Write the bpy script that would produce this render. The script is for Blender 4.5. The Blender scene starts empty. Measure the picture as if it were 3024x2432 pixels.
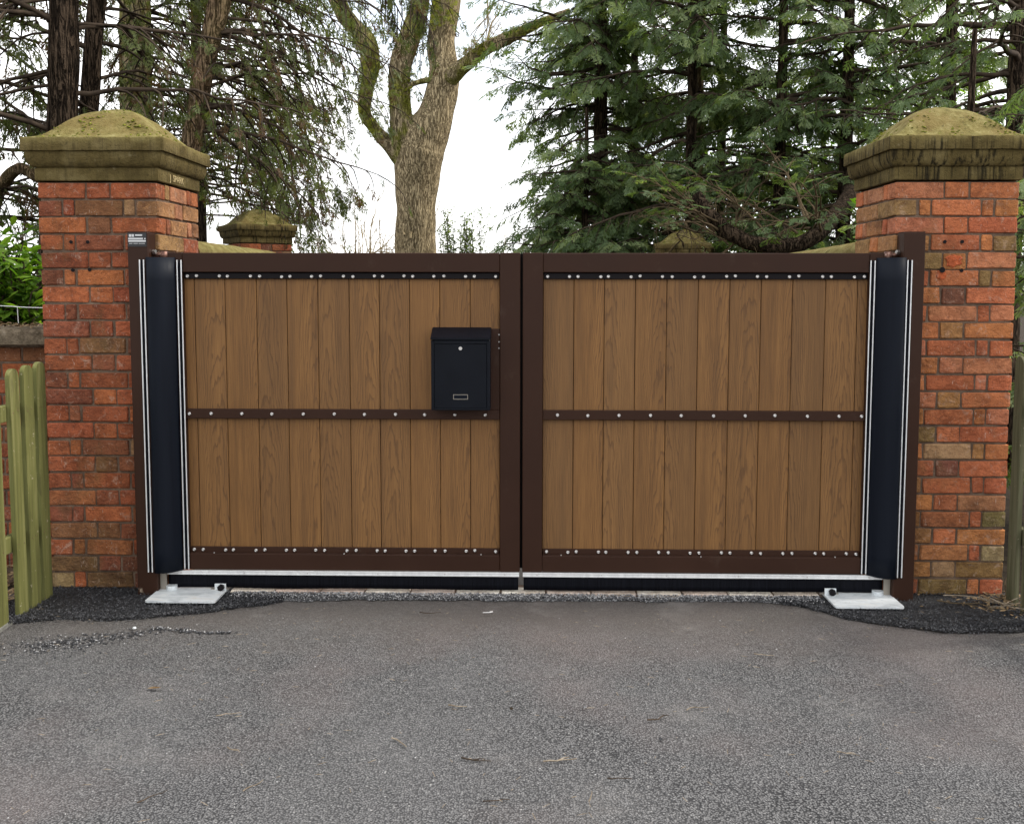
import bpy, bmesh, math, random
import numpy as np
from mathutils import Vector, Matrix, noise as mnoise

R = math.radians
random.seed(7)
rng = np.random.default_rng(11)
scene = bpy.context.scene
COL = scene.collection

# ------------------------------------------------------------------ camera
cam_d = bpy.data.cameras.new('camera')
cam = bpy.data.objects.new('camera', cam_d)
COL.objects.link(cam)
cam_d.sensor_fit = 'HORIZONTAL'
cam_d.sensor_width = 36.0
cam_d.lens = 34.89
cam_d.shift_y = -0.0429
cam_d.clip_start = 0.05
cam_d.clip_end = 2000
cam.matrix_world = (Matrix.Translation((0.0246, -4.8304, 1.5119)) @ Matrix.Rotation(0.0214, 4, 'Z')
                    @ Matrix.Rotation(math.pi / 2 - 0.0817, 4, 'X') @ Matrix.Rotation(0.0013, 4, 'Z'))
scene.camera = cam

# ------------------------------------------------------------------ sky, sun, exposure
SUN_EL, SUN_AZ = R(46), R(82)          # azimuth measured from +Y (behind the gate) towards +X
world = bpy.data.worlds.new('World')
scene.world = world
world.use_nodes = True
nt = world.node_tree
nt.nodes.clear()
w_out = nt.nodes.new('ShaderNodeOutputWorld')
w_bg = nt.nodes.new('ShaderNodeBackground')
w_bg.inputs['Strength'].default_value = 0.13
w_sky = nt.nodes.new('ShaderNodeTexSky')
w_sky.sky_type = 'NISHITA'
w_sky.sun_disc = False
w_sky.sun_elevation = SUN_EL
w_sky.sun_rotation = SUN_AZ
w_sky.air_density = 1.0
w_sky.dust_density = 2.0
w_tc = nt.nodes.new('ShaderNodeTexCoord')
w_n = nt.nodes.new('ShaderNodeTexNoise')
w_n.inputs['Scale'].default_value = 3.2
w_n.inputs['Detail'].default_value = 6
w_n.inputs['Roughness'].default_value = 0.6
w_r = nt.nodes.new('ShaderNodeValToRGB')
w_r.color_ramp.elements[0].position = 0.38
w_r.color_ramp.elements[0].color = (0.45, 0.45, 0.45, 1)
w_r.color_ramp.elements[1].position = 0.56
w_r.color_ramp.elements[1].color = (1, 1, 1, 1)
w_mix = nt.nodes.new('ShaderNodeMix')
w_mix.data_type = 'RGBA'
w_mix.inputs['B'].default_value = (8.4, 8.4, 8.4, 1)
L_ = nt.links.new
L_(w_tc.outputs['Generated'], w_n.inputs['Vector'])
L_(w_n.outputs['Fac'], w_r.inputs['Fac'])
L_(w_r.outputs['Color'], w_mix.inputs['Factor'])
L_(w_sky.outputs['Color'], w_mix.inputs['A'])
L_(w_mix.outputs['Result'], w_bg.inputs['Color'])
L_(w_bg.outputs['Background'], w_out.inputs['Surface'])

sun_d = bpy.data.lights.new('sun', 'SUN')
sun_d.energy = 1.5
sun_d.angle = R(10)
sun_d.color = (1.0, 0.95, 0.87)
sun = bpy.data.objects.new('sun', sun_d)
COL.objects.link(sun)
sdir = Vector((math.sin(SUN_AZ) * math.cos(SUN_EL), math.cos(SUN_AZ) * math.cos(SUN_EL), math.sin(SUN_EL)))
sun.rotation_euler = sdir.to_track_quat('Z', 'Y').to_euler()
sun.location = (14, 3, 14)

scene.view_settings.view_transform = 'Standard'
scene.view_settings.look = 'None'
scene.view_settings.gamma = 1.0
scene.view_settings.exposure = 1.05
scene.view_settings.use_curve_mapping = False
scene.render.engine = 'CYCLES'
scene.cycles.max_bounces = 4
scene.cycles.diffuse_bounces = 2
scene.cycles.glossy_bounces = 2
scene.cycles.debug_use_spatial_splits = True
scene.cycles.transmission_bounces = 2

# ------------------------------------------------------------------ material helpers
class NT:
    def __init__(self, name):
        self.m = bpy.data.materials.new(name)
        self.m.use_nodes = True
        self.t = self.m.node_tree
        self.b = self.t.nodes['Principled BSDF']
        self.out = self.t.nodes['Material Output']
    def n(self, ty, **kw):
        nd = self.t.nodes.new(ty)
        for k, v in kw.items():
            setattr(nd, k, v)
        return nd
    def l(self, a, b):
        self.t.links.new(a, b)
    def setp(self, **kw):
        for k, v in kw.items():
            k = {'rough': 'Roughness', 'metal': 'Metallic', 'spec': 'Specular IOR Level', 'base': 'Base Color', 'coat': 'Coat Weight', 'normal': 'Normal'}[k]
            if hasattr(v, 'is_output'):
                self.l(v, self.b.inputs[k])
            elif k == 'Base Color':
                self.b.inputs[k].default_value = (*v, 1)
            else:
                self.b.inputs[k].default_value = v
        return self
    def pos(self, scale=(1, 1, 1), kind='world', offset_random=False):
        if kind == 'world':
            src = self.n('ShaderNodeNewGeometry').outputs['Position']
        else:
            src = self.n('ShaderNodeTexCoord').outputs['Object']
        mp = self.n('ShaderNodeMapping')
        mp.inputs['Scale'].default_value = scale
        self.l(src, mp.inputs['Vector'])
        if offset_random:
            oi = self.n('ShaderNodeObjectInfo')
            mu = self.n('ShaderNodeMath', operation='MULTIPLY')
            mu.inputs[1].default_value = 37.0
            self.l(oi.outputs['Random'], mu.inputs[0])
            cx = self.n('ShaderNodeCombineXYZ')
            self.l(mu.outputs[0], cx.inputs[0])
            self.l(mu.outputs[0], cx.inputs[2])
            self.l(cx.outputs[0], mp.inputs['Location'])
        return mp.outputs['Vector']
    def noise(self, vec, scale, detail=4, rough=0.55, dist=0.0):
        nd = self.n('ShaderNodeTexNoise')
        nd.inputs['Scale'].default_value = scale
        nd.inputs['Detail'].default_value = min(detail, 2 if scale >= 90 else (3 if scale >= 30 else 4))
        nd.inputs['Roughness'].default_value = rough
        nd.inputs['Distortion'].default_value = dist
        self.l(vec, nd.inputs['Vector'])
        return nd.outputs['Fac']
    def voro(self, vec, scale, feature='F1', rnd=1.0):
        nd = self.n('ShaderNodeTexVoronoi', feature=feature)
        nd.inputs['Scale'].default_value = scale
        nd.inputs['Randomness'].default_value = rnd
        self.l(vec, nd.inputs['Vector'])
        return nd
    def ramp(self, fac, stops, interp='LINEAR'):
        nd = self.n('ShaderNodeValToRGB')
        cr = nd.color_ramp
        cr.interpolation = interp
        while len(cr.elements) < len(stops):
            cr.elements.new(0.5)
        for e, (p, c) in zip(cr.elements, stops):
            e.position = p
            e.color = (*c, 1) if len(c) == 3 else c
        self.l(fac, nd.inputs['Fac'])
        return nd.outputs['Color']
    def mask(self, fac, a, b):
        return self.ramp(fac, [(a, (0, 0, 0)), (b, (1, 1, 1))])
    def mix(self, f, a, b, mode='MIX'):
        nd = self.n('ShaderNodeMix', data_type='RGBA', blend_type=mode)
        for key, v in (('Factor', f), ('A', a), ('B', b)):
            if hasattr(v, 'is_output'):
                self.l(v, nd.inputs[key])
            elif key == 'Factor':
                nd.inputs[key].default_value = v
            else:
                nd.inputs[key].default_value = (*v, 1)
        return nd.outputs['Result']
    def math(self, op, a, b=None):
        nd = self.n('ShaderNodeMath', operation=op)
        for i, v in enumerate((a, b)):
            if v is None:
                continue
            if hasattr(v, 'is_output'):
                self.l(v, nd.inputs[i])
            else:
                nd.inputs[i].default_value = v
        return nd.outputs[0]
    def bump(self, h, strength=0.3, dist=0.01, normal=None):
        nd = self.n('ShaderNodeBump')
        nd.inputs['Strength'].default_value = strength
        nd.inputs['Distance'].default_value = dist
        self.l(h, nd.inputs['Height'])
        if normal is not None:
            self.l(normal, nd.inputs['Normal'])
        return nd.outputs['Normal']
    def upmask(self, a, b):
        g = self.n('ShaderNodeNewGeometry')
        s = self.n('ShaderNodeSeparateXYZ')
        self.l(g.outputs['Normal'], s.inputs[0])
        return self.mask(s.outputs['Z'], a, b)

M = {}

def make_materials():
    # --- brick: base colour from the object, wear and stains on top
    t = NT('brick')
    p = t.pos()
    col = t.n('ShaderNodeObjectInfo').outputs['Color']
    n1 = t.noise(p, 11, 8, 0.72, 0.6)
    c = t.mix(t.mask(n1, 0.40, 0.70), col, t.mix(1.0, col, (0.52, 0.46, 0.44), 'MULTIPLY'))
    n7 = t.noise(t.pos((1, 1, 1.6)), 30, 6, 0.75, 0.5)
    c = t.mix(t.math('MULTIPLY', t.mask(n7, 0.50, 0.66), 0.6), c, t.mix(1.0, col, (1.25, 1.28, 1.28), 'MULTIPLY'))
    crk = t.voro(t.pos((1, 1, 1.4)), 20, 'DISTANCE_TO_EDGE')
    ck = t.math('MULTIPLY', t.mask(crk.outputs['Distance'], 0.018, 0.0), t.mask(t.noise(p, 4.5, 3), 0.52, 0.60))
    c = t.mix(t.math('MULTIPLY', ck, 0.35), c, (0.03, 0.016, 0.012))
    n2 = t.noise(p, 75, 5, 0.75)
    c = t.mix(t.math('MULTIPLY', t.mask(n2, 0.54, 0.72), 0.75), c, t.mix(0.75, col, (0.035, 0.026, 0.022)))
    n3 = t.noise(t.pos((1, 1, 0.6)), 3.4, 6, 0.65)
    c = t.mix(t.math('MULTIPLY', t.mask(n3, 0.55, 0.72), 0.55), c, (0.135, 0.092, 0.036))
    n4 = t.noise(p, 17, 6, 0.75, 0.8)
    c = t.mix(t.math('MULTIPLY', t.mask(n4, 0.57, 0.72), 0.6), c, (0.40, 0.28, 0.21))
    n6 = t.noise(p, 2.1, 4, 0.6)
    c = t.mix(t.math('MULTIPLY', t.mask(n6, 0.5, 0.7), 0.35), c, t.mix(1.0, col, (1.25, 1.1, 1.0), 'MULTIPLY'))
    n5 = t.noise(t.pos((6, 6, 1.2)), 20, 2, 0.5, 1.5)
    c = t.mix(t.math('MULTIPLY', t.mask(n5, 0.69, 0.725), 0.5), c, (0.50, 0.42, 0.35))
    hb = t.math('ADD', t.noise(p, 55, 7, 0.78), t.math('MULTIPLY', t.noise(p, 16, 4, 0.6, 0.5), 1.3))
    t.setp(base=c, rough=0.9, spec=0.2, normal=t.bump(hb, 0.9, 0.012))
    M['brick'] = t.m
    # --- mortar
    t = NT('mortar')
    p = t.pos()
    c = t.ramp(t.noise(p, 9, 6, 0.7), [(0.3, (0.070, 0.048, 0.034)), (0.55, (0.150, 0.102, 0.072)), (0.75, (0.23, 0.165, 0.115))])
    t.setp(base=c, rough=0.95, spec=0.1, normal=t.bump(t.noise(p, 120, 5, 0.8), 0.8, 0.008))
    M['mortar'] = t.m
    # --- mossy sandstone, two ages of streaking
    for nm, streak in (('stone_left', 0.35), ('stone_right', 0.95)):
        t = NT(nm)
        p = t.pos()
        c = t.ramp(t.noise(p, 7, 7, 0.65), [(0.28, (0.058, 0.042, 0.016)), (0.5, (0.105, 0.078, 0.029)), (0.72, (0.165, 0.128, 0.056))])
        up = t.math('MULTIPLY', t.upmask(0.05, 0.6), 0.85)
        moss = t.ramp(t.noise(p, 16, 8, 0.78), [(0.30, (0.075, 0.060, 0.018)), (0.45, (0.145, 0.122, 0.038)), (0.58, (0.215, 0.185, 0.068)), (0.75, (0.32, 0.285, 0.135))])
        moss = t.mix(t.math('MULTIPLY', t.mask(t.noise(p, 5.5, 5, 0.65), 0.45, 0.65), 0.6), moss, (0.165, 0.112, 0.040))
        st = t.mask(t.noise(t.pos((34, 34, 1.1)), 1.6, 3, 0.6), 0.50, 0.64)
        inv = t.math('SUBTRACT', 1.0, t.upmask(0.2, 0.5))
        c = t.mix(t.math('MULTIPLY', t.math('MULTIPLY', st, inv), streak), c, (0.016, 0.013, 0.007))
        lich = t.mask(t.noise(p, 19, 6, 0.7, 0.8), 0.60, 0.72)
        c = t.mix(t.math('MULTIPLY', t.math('MULTIPLY', lich, t.mask(t.noise(p, 4, 3), 0.48, 0.62)), 0.5), c, (0.26, 0.22, 0.13))
        c = t.mix(up, c, moss)
        bl = t.mask(t.noise(p, 34, 5, 0.75), 0.62, 0.72)
        c = t.mix(t.math('MULTIPLY', bl, 0.65), c, (0.03, 0.026, 0.012))
        hb = t.math('ADD', t.noise(p, 70, 6, 0.75), t.math('MULTIPLY', t.noise(p, 18, 4, 0.6), 1.2))
        t.setp(base=c, rough=0.95, spec=0.1, normal=t.bump(hb, 0.8, 0.010))
        M[nm] = t.m
    t = NT('carved_stone')
    t.setp(base=(0.42, 0.33, 0.17), rough=0.95, spec=0.1)
    M['carved'] = t.m
    # --- coping stone of the low wall
    t = NT('coping_stone')
    p = t.pos()
    c = t.ramp(t.noise(p, 22, 7, 0.75), [(0.3, (0.05, 0.038, 0.024)), (0.55, (0.16, 0.125, 0.085)), (0.75, (0.27, 0.22, 0.16))])
    t.setp(base=c, rough=0.95, spec=0.1, normal=t.bump(t.noise(p, 70, 6, 0.8), 0.9, 0.012))
    M['coping'] = t.m
    # --- powder coated brown steel
    t = NT('brown_steel')
    p = t.pos()
    n = t.noise(p, 2.2, 4, 0.6)
    c = t.ramp(n, [(0.3, (0.0255, 0.0100, 0.0052)), (0.7, (0.0330, 0.0134, 0.0071))])
    dust = t.mask(t.noise(t.pos((1, 1, 0.6)), 9, 6, 0.75), 0.62, 0.85)
    c = t.mix(t.math('MULTIPLY', dust, 0.16), c, (0.16, 0.12, 0.09))
    t.setp(base=c, rough=t.ramp(n, [(0.3, (0.45,) * 3), (0.7, (0.60,) * 3)]), spec=0.17,
           normal=t.bump(t.math('ADD', t.noise(p, 900, 2, 0.5), t.math('MULTIPLY', t.noise(p, 4, 2), 4)), 0.07, 0.002))
    M['brown'] = t.m
    # worn post: paint chipped near the ground
    t = NT('brown_steel_worn')
    p = t.pos()
    sx = t.n('ShaderNodeSeparateXYZ')
    t.l(t.n('ShaderNodeNewGeometry').outputs['Position'], sx.inputs[0])
    low = t.ramp(sx.outputs['Z'], [(0.02, (1, 1, 1)), (0.14, (0, 0, 0))])
    chip = t.mask(t.math('MULTIPLY', t.noise(t.pos((1, 1, 0.5)), 38, 6, 0.7), low), 0.48, 0.53)
    edge = t.mask(t.math('MULTIPLY', t.math('SUBTRACT', -1.875, sx.outputs['X']), 26.0), 0.2, 0.9)
    c = t.mix(t.math('MULTIPLY', chip, edge), (0.0290, 0.0116, 0.0061), (0.34, 0.27, 0.20))
    t.setp(base=c, rough=0.5, spec=0.18, normal=t.bump(t.noise(p, 900, 2), 0.06, 0.002))
    M['brown_worn'] = t.m
    # --- dark angle strip
    t = NT('dark_strip')
    t.setp(base=(0.006, 0.0045, 0.0055), rough=0.5, spec=0.12)
    M['strip'] = t.m
    # --- navy rubber / powder coat
    t = NT('navy_rubber')
    n = t.noise(t.pos((20, 20, 0.8)), 2.0, 4, 0.6)
    c = t.ramp(n, [(0.3, (0.0022, 0.0038, 0.0082)), (0.7, (0.0042, 0.0064, 0.0118))])
    t.setp(base=c, rough=t.ramp(n, [(0.3, (0.48,) * 3), (0.7, (0.62,) * 3)]), spec=0.14)
    M['rubber'] = t.m
    t = NT('black_seal')
    n = t.noise(t.pos((160, 30, 3)), 1.0, 3, 0.6)
    c = t.ramp(n, [(0.35, (0.0012, 0.0014, 0.0030)), (0.8, (0.005, 0.0055, 0.009))])
    t.setp(base=c, rough=0.7, spec=0.10, normal=t.bump(n, 0.5, 0.004))
    M['seal'] = t.m
    t = NT('navy_paint')
    p = t.pos()
    n = t.noise(p, 6, 5, 0.65)
    c = t.ramp(n, [(0.3, (0.0012, 0.0022, 0.0050)), (0.75, (0.0022, 0.0036, 0.0074))])
    t.setp(base=c, rough=t.ramp(n, [(0.3, (0.32,) * 3), (0.7, (0.45,) * 3)]), spec=0.16, normal=t.bump(t.noise(p, 700, 2), 0.10, 0.002))
    M['navy'] = t.m
    t = NT('label_black')
    t.setp(base=(0.008, 0.008, 0.010), rough=0.35)
    M['label_black'] = t.m
    t = NT('label_print')
    t.setp(base=(0.52, 0.52, 0.52), rough=0.45)
    M['label_print'] = t.m
    # --- metals
    t = NT('aluminium')
    n = t.noise(t.pos((3, 3, 1)), 14, 4, 0.6)
    t.setp(base=t.ramp(n, [(0.3, (0.66, 0.66, 0.66)), (0.7, (0.82, 0.82, 0.81))]), metal=0.35, rough=0.38)
    M['alu'] = t.m
    t = NT('stainless_screw')
    t.setp(base=(0.58, 0.56, 0.54), metal=1.0, rough=0.36)
    M['screw'] = t.m
    t = NT('galvanised_plate')
    p = t.pos()
    n = t.noise(t.pos((1, 3, 1)), 9, 6, 0.65, 0.8)
    c = t.ramp(n, [(0.3, (0.44, 0.47, 0.48)), (0.55, (0.68, 0.71, 0.72)), (0.75, (0.62, 0.60, 0.55))])
    c = t.mix(t.mask(t.noise(p, 60, 5, 0.75), 0.66, 0.76), c, (0.20, 0.18, 0.15))
    t.setp(base=c, metal=0.25, rough=0.5, normal=t.bump(t.noise(p, 30, 3), 0.15, 0.004))
    M['galv'] = t.m
    t = NT('dull_steel')
    t.setp(base=(0.30, 0.27, 0.23), metal=0.8, rough=0.5)
    M['steel'] = t.m
    t = NT('rusty_steel')
    n = t.noise(t.pos(), 90, 5, 0.7)
    t.setp(base=t.ramp(n, [(0.35, (0.05, 0.022, 0.018)), (0.6, (0.20, 0.10, 0.07)), (0.8, (0.42, 0.36, 0.33))]), metal=0.6, rough=0.45)
    M['rust'] = t.m
    # --- composite wood planks with cathedral grain
    t = NT('composite_wood')
    oi = t.n('ShaderNodeObjectInfo')
    tc = t.n('ShaderNodeTexCoord')
    s = t.n('ShaderNodeSeparateXYZ')
    t.l(tc.outputs['Object'], s.inputs[0])
    rnd = oi.outputs['Random']
    r2 = t.math('FRACT', t.math('MULTIPLY', rnd, 17.31))
    r3 = t.math('FRACT', t.math('MULTIPLY', rnd, 91.7))
    comb = t.n('ShaderNodeCombineXYZ')
    t.l(t.math('ADD', t.math('MULTIPLY', s.outputs['X'], 11.0), t.math('MULTIPLY', rnd, 80)), comb.inputs[0])
    t.l(t.math('ADD', t.math('MULTIPLY', s.outputs['Z'], 1.7), t.math('MULTIPLY', r2, 60)), comb.inputs[2])
    warp = t.noise(comb.outputs[0], 1.0, 4, 0.55)
    xc = t.math('ADD', s.outputs['X'], t.math('MULTIPLY', t.math('SUBTRACT', r3, 0.5), 0.22))
    xx = t.math('MULTIPLY', t.math('MULTIPLY', xc, xc), 560.0)
    v = t.math('ADD', t.math('ADD', xx, t.math('MULTIPLY', s.outputs['Z'], 3.4)), t.math('MULTIPLY', warp, 5.2))
    v = t.math('ADD', v, t.math('MULTIPLY', r2, 20))
    fr = t.math('FRACT', t.math('MULTIPLY', v, 1.5))
    line = t.ramp(fr, [(0.0, (0, 0, 0)), (0.62, (0.12,) * 3), (0.86, (1, 1, 1)), (0.93, (0.9,) * 3), (1.0, (0, 0, 0))])
    fine = t.n('ShaderNodeCombineXYZ')
    t.l(t.math('MULTIPLY', s.outputs['X'], 260.0), fine.inputs[0])
    t.l(t.math('ADD', t.math('MULTIPLY', s.outputs['Z'], 5.0), t.math('MULTIPLY', rnd, 50)), fine.inputs[2])
    fn = t.noise(fine.outputs[0], 1.0, 4, 0.6)
    broad = t.n('ShaderNodeCombineXYZ')
    t.l(t.math('ADD', t.math('MULTIPLY', s.outputs['X'], 30.0), t.math('MULTIPLY', rnd, 40)), broad.inputs[0])
    t.l(t.math('MULTIPLY', s.outputs['Z'], 1.1), broad.inputs[2])
    bn = t.noise(broad.outputs[0], 1.0, 3, 0.5)
    base = t.ramp(bn, [(0.25, (0.140, 0.067, 0.022)), (0.5, (0.210, 0.100, 0.030)), (0.8, (0.262, 0.128, 0.039))])
    base = t.mix(t.math('MULTIPLY', r3, 0.45), base, (0.170, 0.094, 0.038))
    base = t.mix(t.math('MULTIPLY', r2, 0.5), base, t.mix(1.0, base, (0.72, 0.70, 0.68), 'MULTIPLY'))
    base = t.mix(t.math('MULTIPLY', t.mask(fn, 0.44, 0.66), 0.55), base, (0.080, 0.037, 0.013))
    c = t.mix(t.math('MULTIPLY', line, t.math('ADD', 0.30, t.math('MULTIPLY', warp, 0.5))), base, (0.066, 0.030, 0.0115))
    hb = t.math('SUBTRACT', t.math('MULTIPLY', fn, 0.4), line)
    t.setp(base=c, rough=0.62, spec=0.3, normal=t.bump(hb, 0.22, 0.004))
    M['wood'] = t.m
    # --- mossy picket
    for nm, cs in (('picket_green', [(0.3, (0.072, 0.072, 0.022)), (0.55, (0.135, 0.135, 0.042)), (0.78, (0.215, 0.205, 0.085))]),
                   ('picket_grey', [(0.3, (0.050, 0.050, 0.022)), (0.55, (0.105, 0.100, 0.055)), (0.78, (0.165, 0.150, 0.095))])):
        t = NT(nm)
        p = t.pos((30, 30, 1.6))
        c = t.ramp(t.noise(p, 1.0, 5, 0.65, 0.6), cs)
        c = t.mix(t.mask(t.noise(t.pos(), 30, 5, 0.75), 0.66, 0.74), c, (0.36, 0.32, 0.22))
        c = t.mix(t.math('MULTIPLY', t.mask(t.noise(t.pos((1, 1, 0.4)), 7, 5, 0.7), 0.56, 0.72), 0.55), c, (0.055, 0.045, 0.022))
        t.setp(base=c, rough=0.85, spec=0.2, normal=t.bump(t.noise(p, 2.0, 5, 0.7), 0.5, 0.006))
        M[nm] = t.m
    # --- old tarmac
    t = NT('tarmac')
    p = t.pos()
    vo = t.voro(p, 140)
    sp = t.n('ShaderNodeSeparateColor')
    t.l(vo.outputs['Color'], sp.inputs[0])
    stone = t.ramp(sp.outputs[0], [(0.0, (0.125, 0.123, 0.123)), (0.5, (0.172, 0.169, 0.168)), (0.85, (0.208, 0.204, 0.202)), (0.98, (0.245, 0.24, 0.235)), (0.999, (0.36, 0.35, 0.34))])
    gap = t.mask(vo.outputs['Distance'], 0.38, 0.66)
    bn = t.noise(p, 1.3, 5, 0.6)
    gapw = t.math('MULTIPLY', gap, t.ramp(bn, [(0.35, (0.65,) * 3), (0.65, (1.0,) * 3)]))
    c = t.mix(gapw, stone, (0.026, 0.026, 0.027))
    c = t.mix(t.math('MULTIPLY', t.mask(t.noise(p, 60, 5, 0.75), 0.50, 0.64), 0.5), c, (0.045, 0.045, 0.046))
    tint = t.noise(p, 0.8, 4, 0.55)
    c = t.mix(t.math('MULTIPLY', t.mask(tint, 0.48, 0.66), 0.40), c, (0.185, 0.145, 0.135))
    sxyz = t.n('ShaderNodeSeparateXYZ')
    t.l(p, sxyz.inputs[0])
    wob = t.math('ADD', sxyz.outputs['Y'], t.math('MULTIPLY', t.math('SUBTRACT', t.noise(p, 2.4, 5, 0.6), 0.5), 0.9))
    near = t.ramp(t.math('ADD', wob, 1.2), [(0.25, (0, 0, 0)), (0.85, (1, 1, 1))])
    c = t.mix(t.math('MULTIPLY', near, 0.75), c, t.mix(t.noise(p, 55, 5, 0.75), (0.040, 0.035, 0.031), (0.105, 0.090, 0.079)))  # browner towards the gate, with the gate's soft shadow painted into the colour
    pale = t.mask(t.noise(p, 1.9, 6, 0.7), 0.56, 0.78)
    c = t.mix(t.math('MULTIPLY', pale, 0.35), c, (0.27, 0.25, 0.235))
    hb = t.math('SUBTRACT', t.math('MULTIPLY', t.noise(p, 160, 4, 0.65), 0.8), t.math('MULTIPLY', vo.outputs['Distance'], 1.3))
    flat = t.math('SUBTRACT', 1.0, t.math('MULTIPLY', near, 0.65))
    bp = t.n('ShaderNodeBump')
    bp.inputs['Distance'].default_value = 0.0075
    t.l(flat, bp.inputs['Strength'])
    t.l(hb, bp.inputs['Height'])
    t.setp(base=c, rough=0.88, spec=0.28, normal=bp.outputs['Normal'])
    M['tarmac'] = t.m
    # --- fresh black bitumen macadam
    t = NT('fresh_macadam')
    p = t.pos()
    vo = t.voro(p, 130)
    sp = t.n('ShaderNodeSeparateColor')
    t.l(vo.outputs['Color'], sp.inputs[0])
    c = t.ramp(sp.outputs[0], [(0.0, (0.009, 0.0095, 0.011)), (0.6, (0.021, 0.022, 0.026)), (0.93, (0.060, 0.061, 0.066))])
    c = t.mix(t.mask(vo.outputs['Distance'], 0.4, 0.7), c, (0.006, 0.006, 0.008))
    hb = t.math('SUBTRACT', t.math('MULTIPLY', t.noise(p, 240, 3), 0.6), t.math('MULTIPLY', vo.outputs['Distance'], 1.4))
    t.setp(base=c, rough=0.62, spec=0.4, normal=t.bump(hb, 1.0, 0.010))
    M['macadam'] = t.m
    t = NT('sun_painted_tarmac')  # black tarmac, its colour paled as if sun came under the gate
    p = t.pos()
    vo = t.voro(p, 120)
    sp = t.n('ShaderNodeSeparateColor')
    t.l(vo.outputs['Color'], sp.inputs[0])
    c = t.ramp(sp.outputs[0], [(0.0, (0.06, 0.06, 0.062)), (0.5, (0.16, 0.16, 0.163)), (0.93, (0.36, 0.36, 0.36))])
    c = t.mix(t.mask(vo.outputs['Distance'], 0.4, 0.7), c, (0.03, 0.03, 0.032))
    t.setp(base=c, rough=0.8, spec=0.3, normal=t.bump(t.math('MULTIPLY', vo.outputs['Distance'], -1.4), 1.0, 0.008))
    M['sun_tarmac'] = t.m
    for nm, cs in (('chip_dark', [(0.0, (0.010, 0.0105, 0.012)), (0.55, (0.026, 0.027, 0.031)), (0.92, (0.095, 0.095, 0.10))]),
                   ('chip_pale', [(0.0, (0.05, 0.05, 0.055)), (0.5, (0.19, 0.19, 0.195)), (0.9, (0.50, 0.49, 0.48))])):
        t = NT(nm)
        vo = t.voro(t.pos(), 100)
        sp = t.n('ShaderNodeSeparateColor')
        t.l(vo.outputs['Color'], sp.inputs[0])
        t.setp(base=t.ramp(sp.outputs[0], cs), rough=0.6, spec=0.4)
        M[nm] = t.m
    t = NT('soil')
    p = t.pos()
    t.setp(base=t.ramp(t.noise(p, 12, 6, 0.75), [(0.3, (0.016, 0.012, 0.008)), (0.6, (0.045, 0.033, 0.022)), (0.8, (0.09, 0.065, 0.04))]),
           rough=0.95, spec=0.1, normal=t.bump(t.noise(p, 60, 5, 0.8), 1.0, 0.02))
    M['soil'] = t.m
    t = NT('concrete_edge')
    p = t.pos()
    t.setp(base=t.ramp(t.noise(p, 16, 6, 0.7), [(0.3, (0.085, 0.085, 0.07)), (0.7, (0.19, 0.185, 0.165))]), rough=0.9, normal=t.bump(t.noise(p, 90, 5), 0.5, 0.006))
    M['concrete'] = t.m
    # --- bark
    def bark(nm, dark, mid, light, sc, moss=0.0):
        t = NT(nm)
        p = t.pos((1, 1, 0.10), 'object')
        n0 = t.noise(p, sc, 6, 0.62, 0.9)
        ridge = t.math('ABSOLUTE', t.math('SUBTRACT', n0, 0.5))
        plate = t.mask(ridge, 0.006, 0.070)
        p2 = t.pos((1, 1, 0.35), 'object')
        n = t.noise(p2, sc * 1.4, 7, 0.75)
        c = t.mix(plate, dark, t.ramp(n, [(0.3, mid), (0.68, light)]))
        big = t.noise(t.pos((1, 1, 0.4), 'object'), 2.2, 4, 0.6)
        c = t.mix(t.math('MULTIPLY', t.mask(big, 0.45, 0.7), 0.35), c, t.mix(1.0, c, (0.62, 0.60, 0.58), 'MULTIPLY'))
        if moss > 0:
            mm = t.math('MULTIPLY', t.mask(t.noise(t.pos((1, 1, 0.6)), 2.6, 6, 0.7), 0.46, 0.58), moss)
            c = t.mix(mm, c, t.ramp(t.noise(t.pos(), 30, 4, 0.7), [(0.3, (0.13, 0.14, 0.015)), (0.7, (0.36, 0.36, 0.06))]))
        hb = t.math('ADD', t.math('MULTIPLY', plate, 1.2), t.math('MULTIPLY', n, 0.8))
        t.setp(base=c, rough=0.95, spec=0.05, normal=t.bump(hb, 1.0, 0.035))
        M[nm] = t.m
    bark('oak_bark', (0.20, 0.150, 0.080), (0.46, 0.355, 0.20), (0.66, 0.53, 0.33), 40, 0.0)
    bark('oak_bark_mossy', (0.15, 0.115, 0.062), (0.36, 0.285, 0.165), (0.58, 0.47, 0.295), 40, 0.8)
    bark('dark_bark', (0.010, 0.007, 0.005), (0.048, 0.033, 0.022), (0.095, 0.068, 0.046), 34)
    bark('brown_bark', (0.085, 0.056, 0.032), (0.22, 0.145, 0.088), (0.36, 0.255, 0.16), 34, 0.12)
    t = NT('twig_bark')
    t.setp(base=t.ramp(t.noise(t.pos(), 9, 3), [(0.3, (0.026, 0.019, 0.014)), (0.7, (0.080, 0.058, 0.040))]), rough=0.95, spec=0.1)
    M['twig'] = t.m
    t = NT('brown_twig')
    t.setp(base=t.ramp(t.noise(t.pos(), 9, 3), [(0.3, (0.045, 0.032, 0.018)), (0.7, (0.13, 0.095, 0.055))]), rough=0.95, spec=0.1)
    M['twig_brown'] = t.m
    t = NT('dry_twig')
    t.setp(base=t.ramp(t.noise(t.pos(), 40, 4), [(0.3, (0.10, 0.075, 0.05)), (0.7, (0.30, 0.25, 0.19))]), rough=0.9, spec=0.1)
    M['dry'] = t.m
    t = NT('pale_twig')
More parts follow.
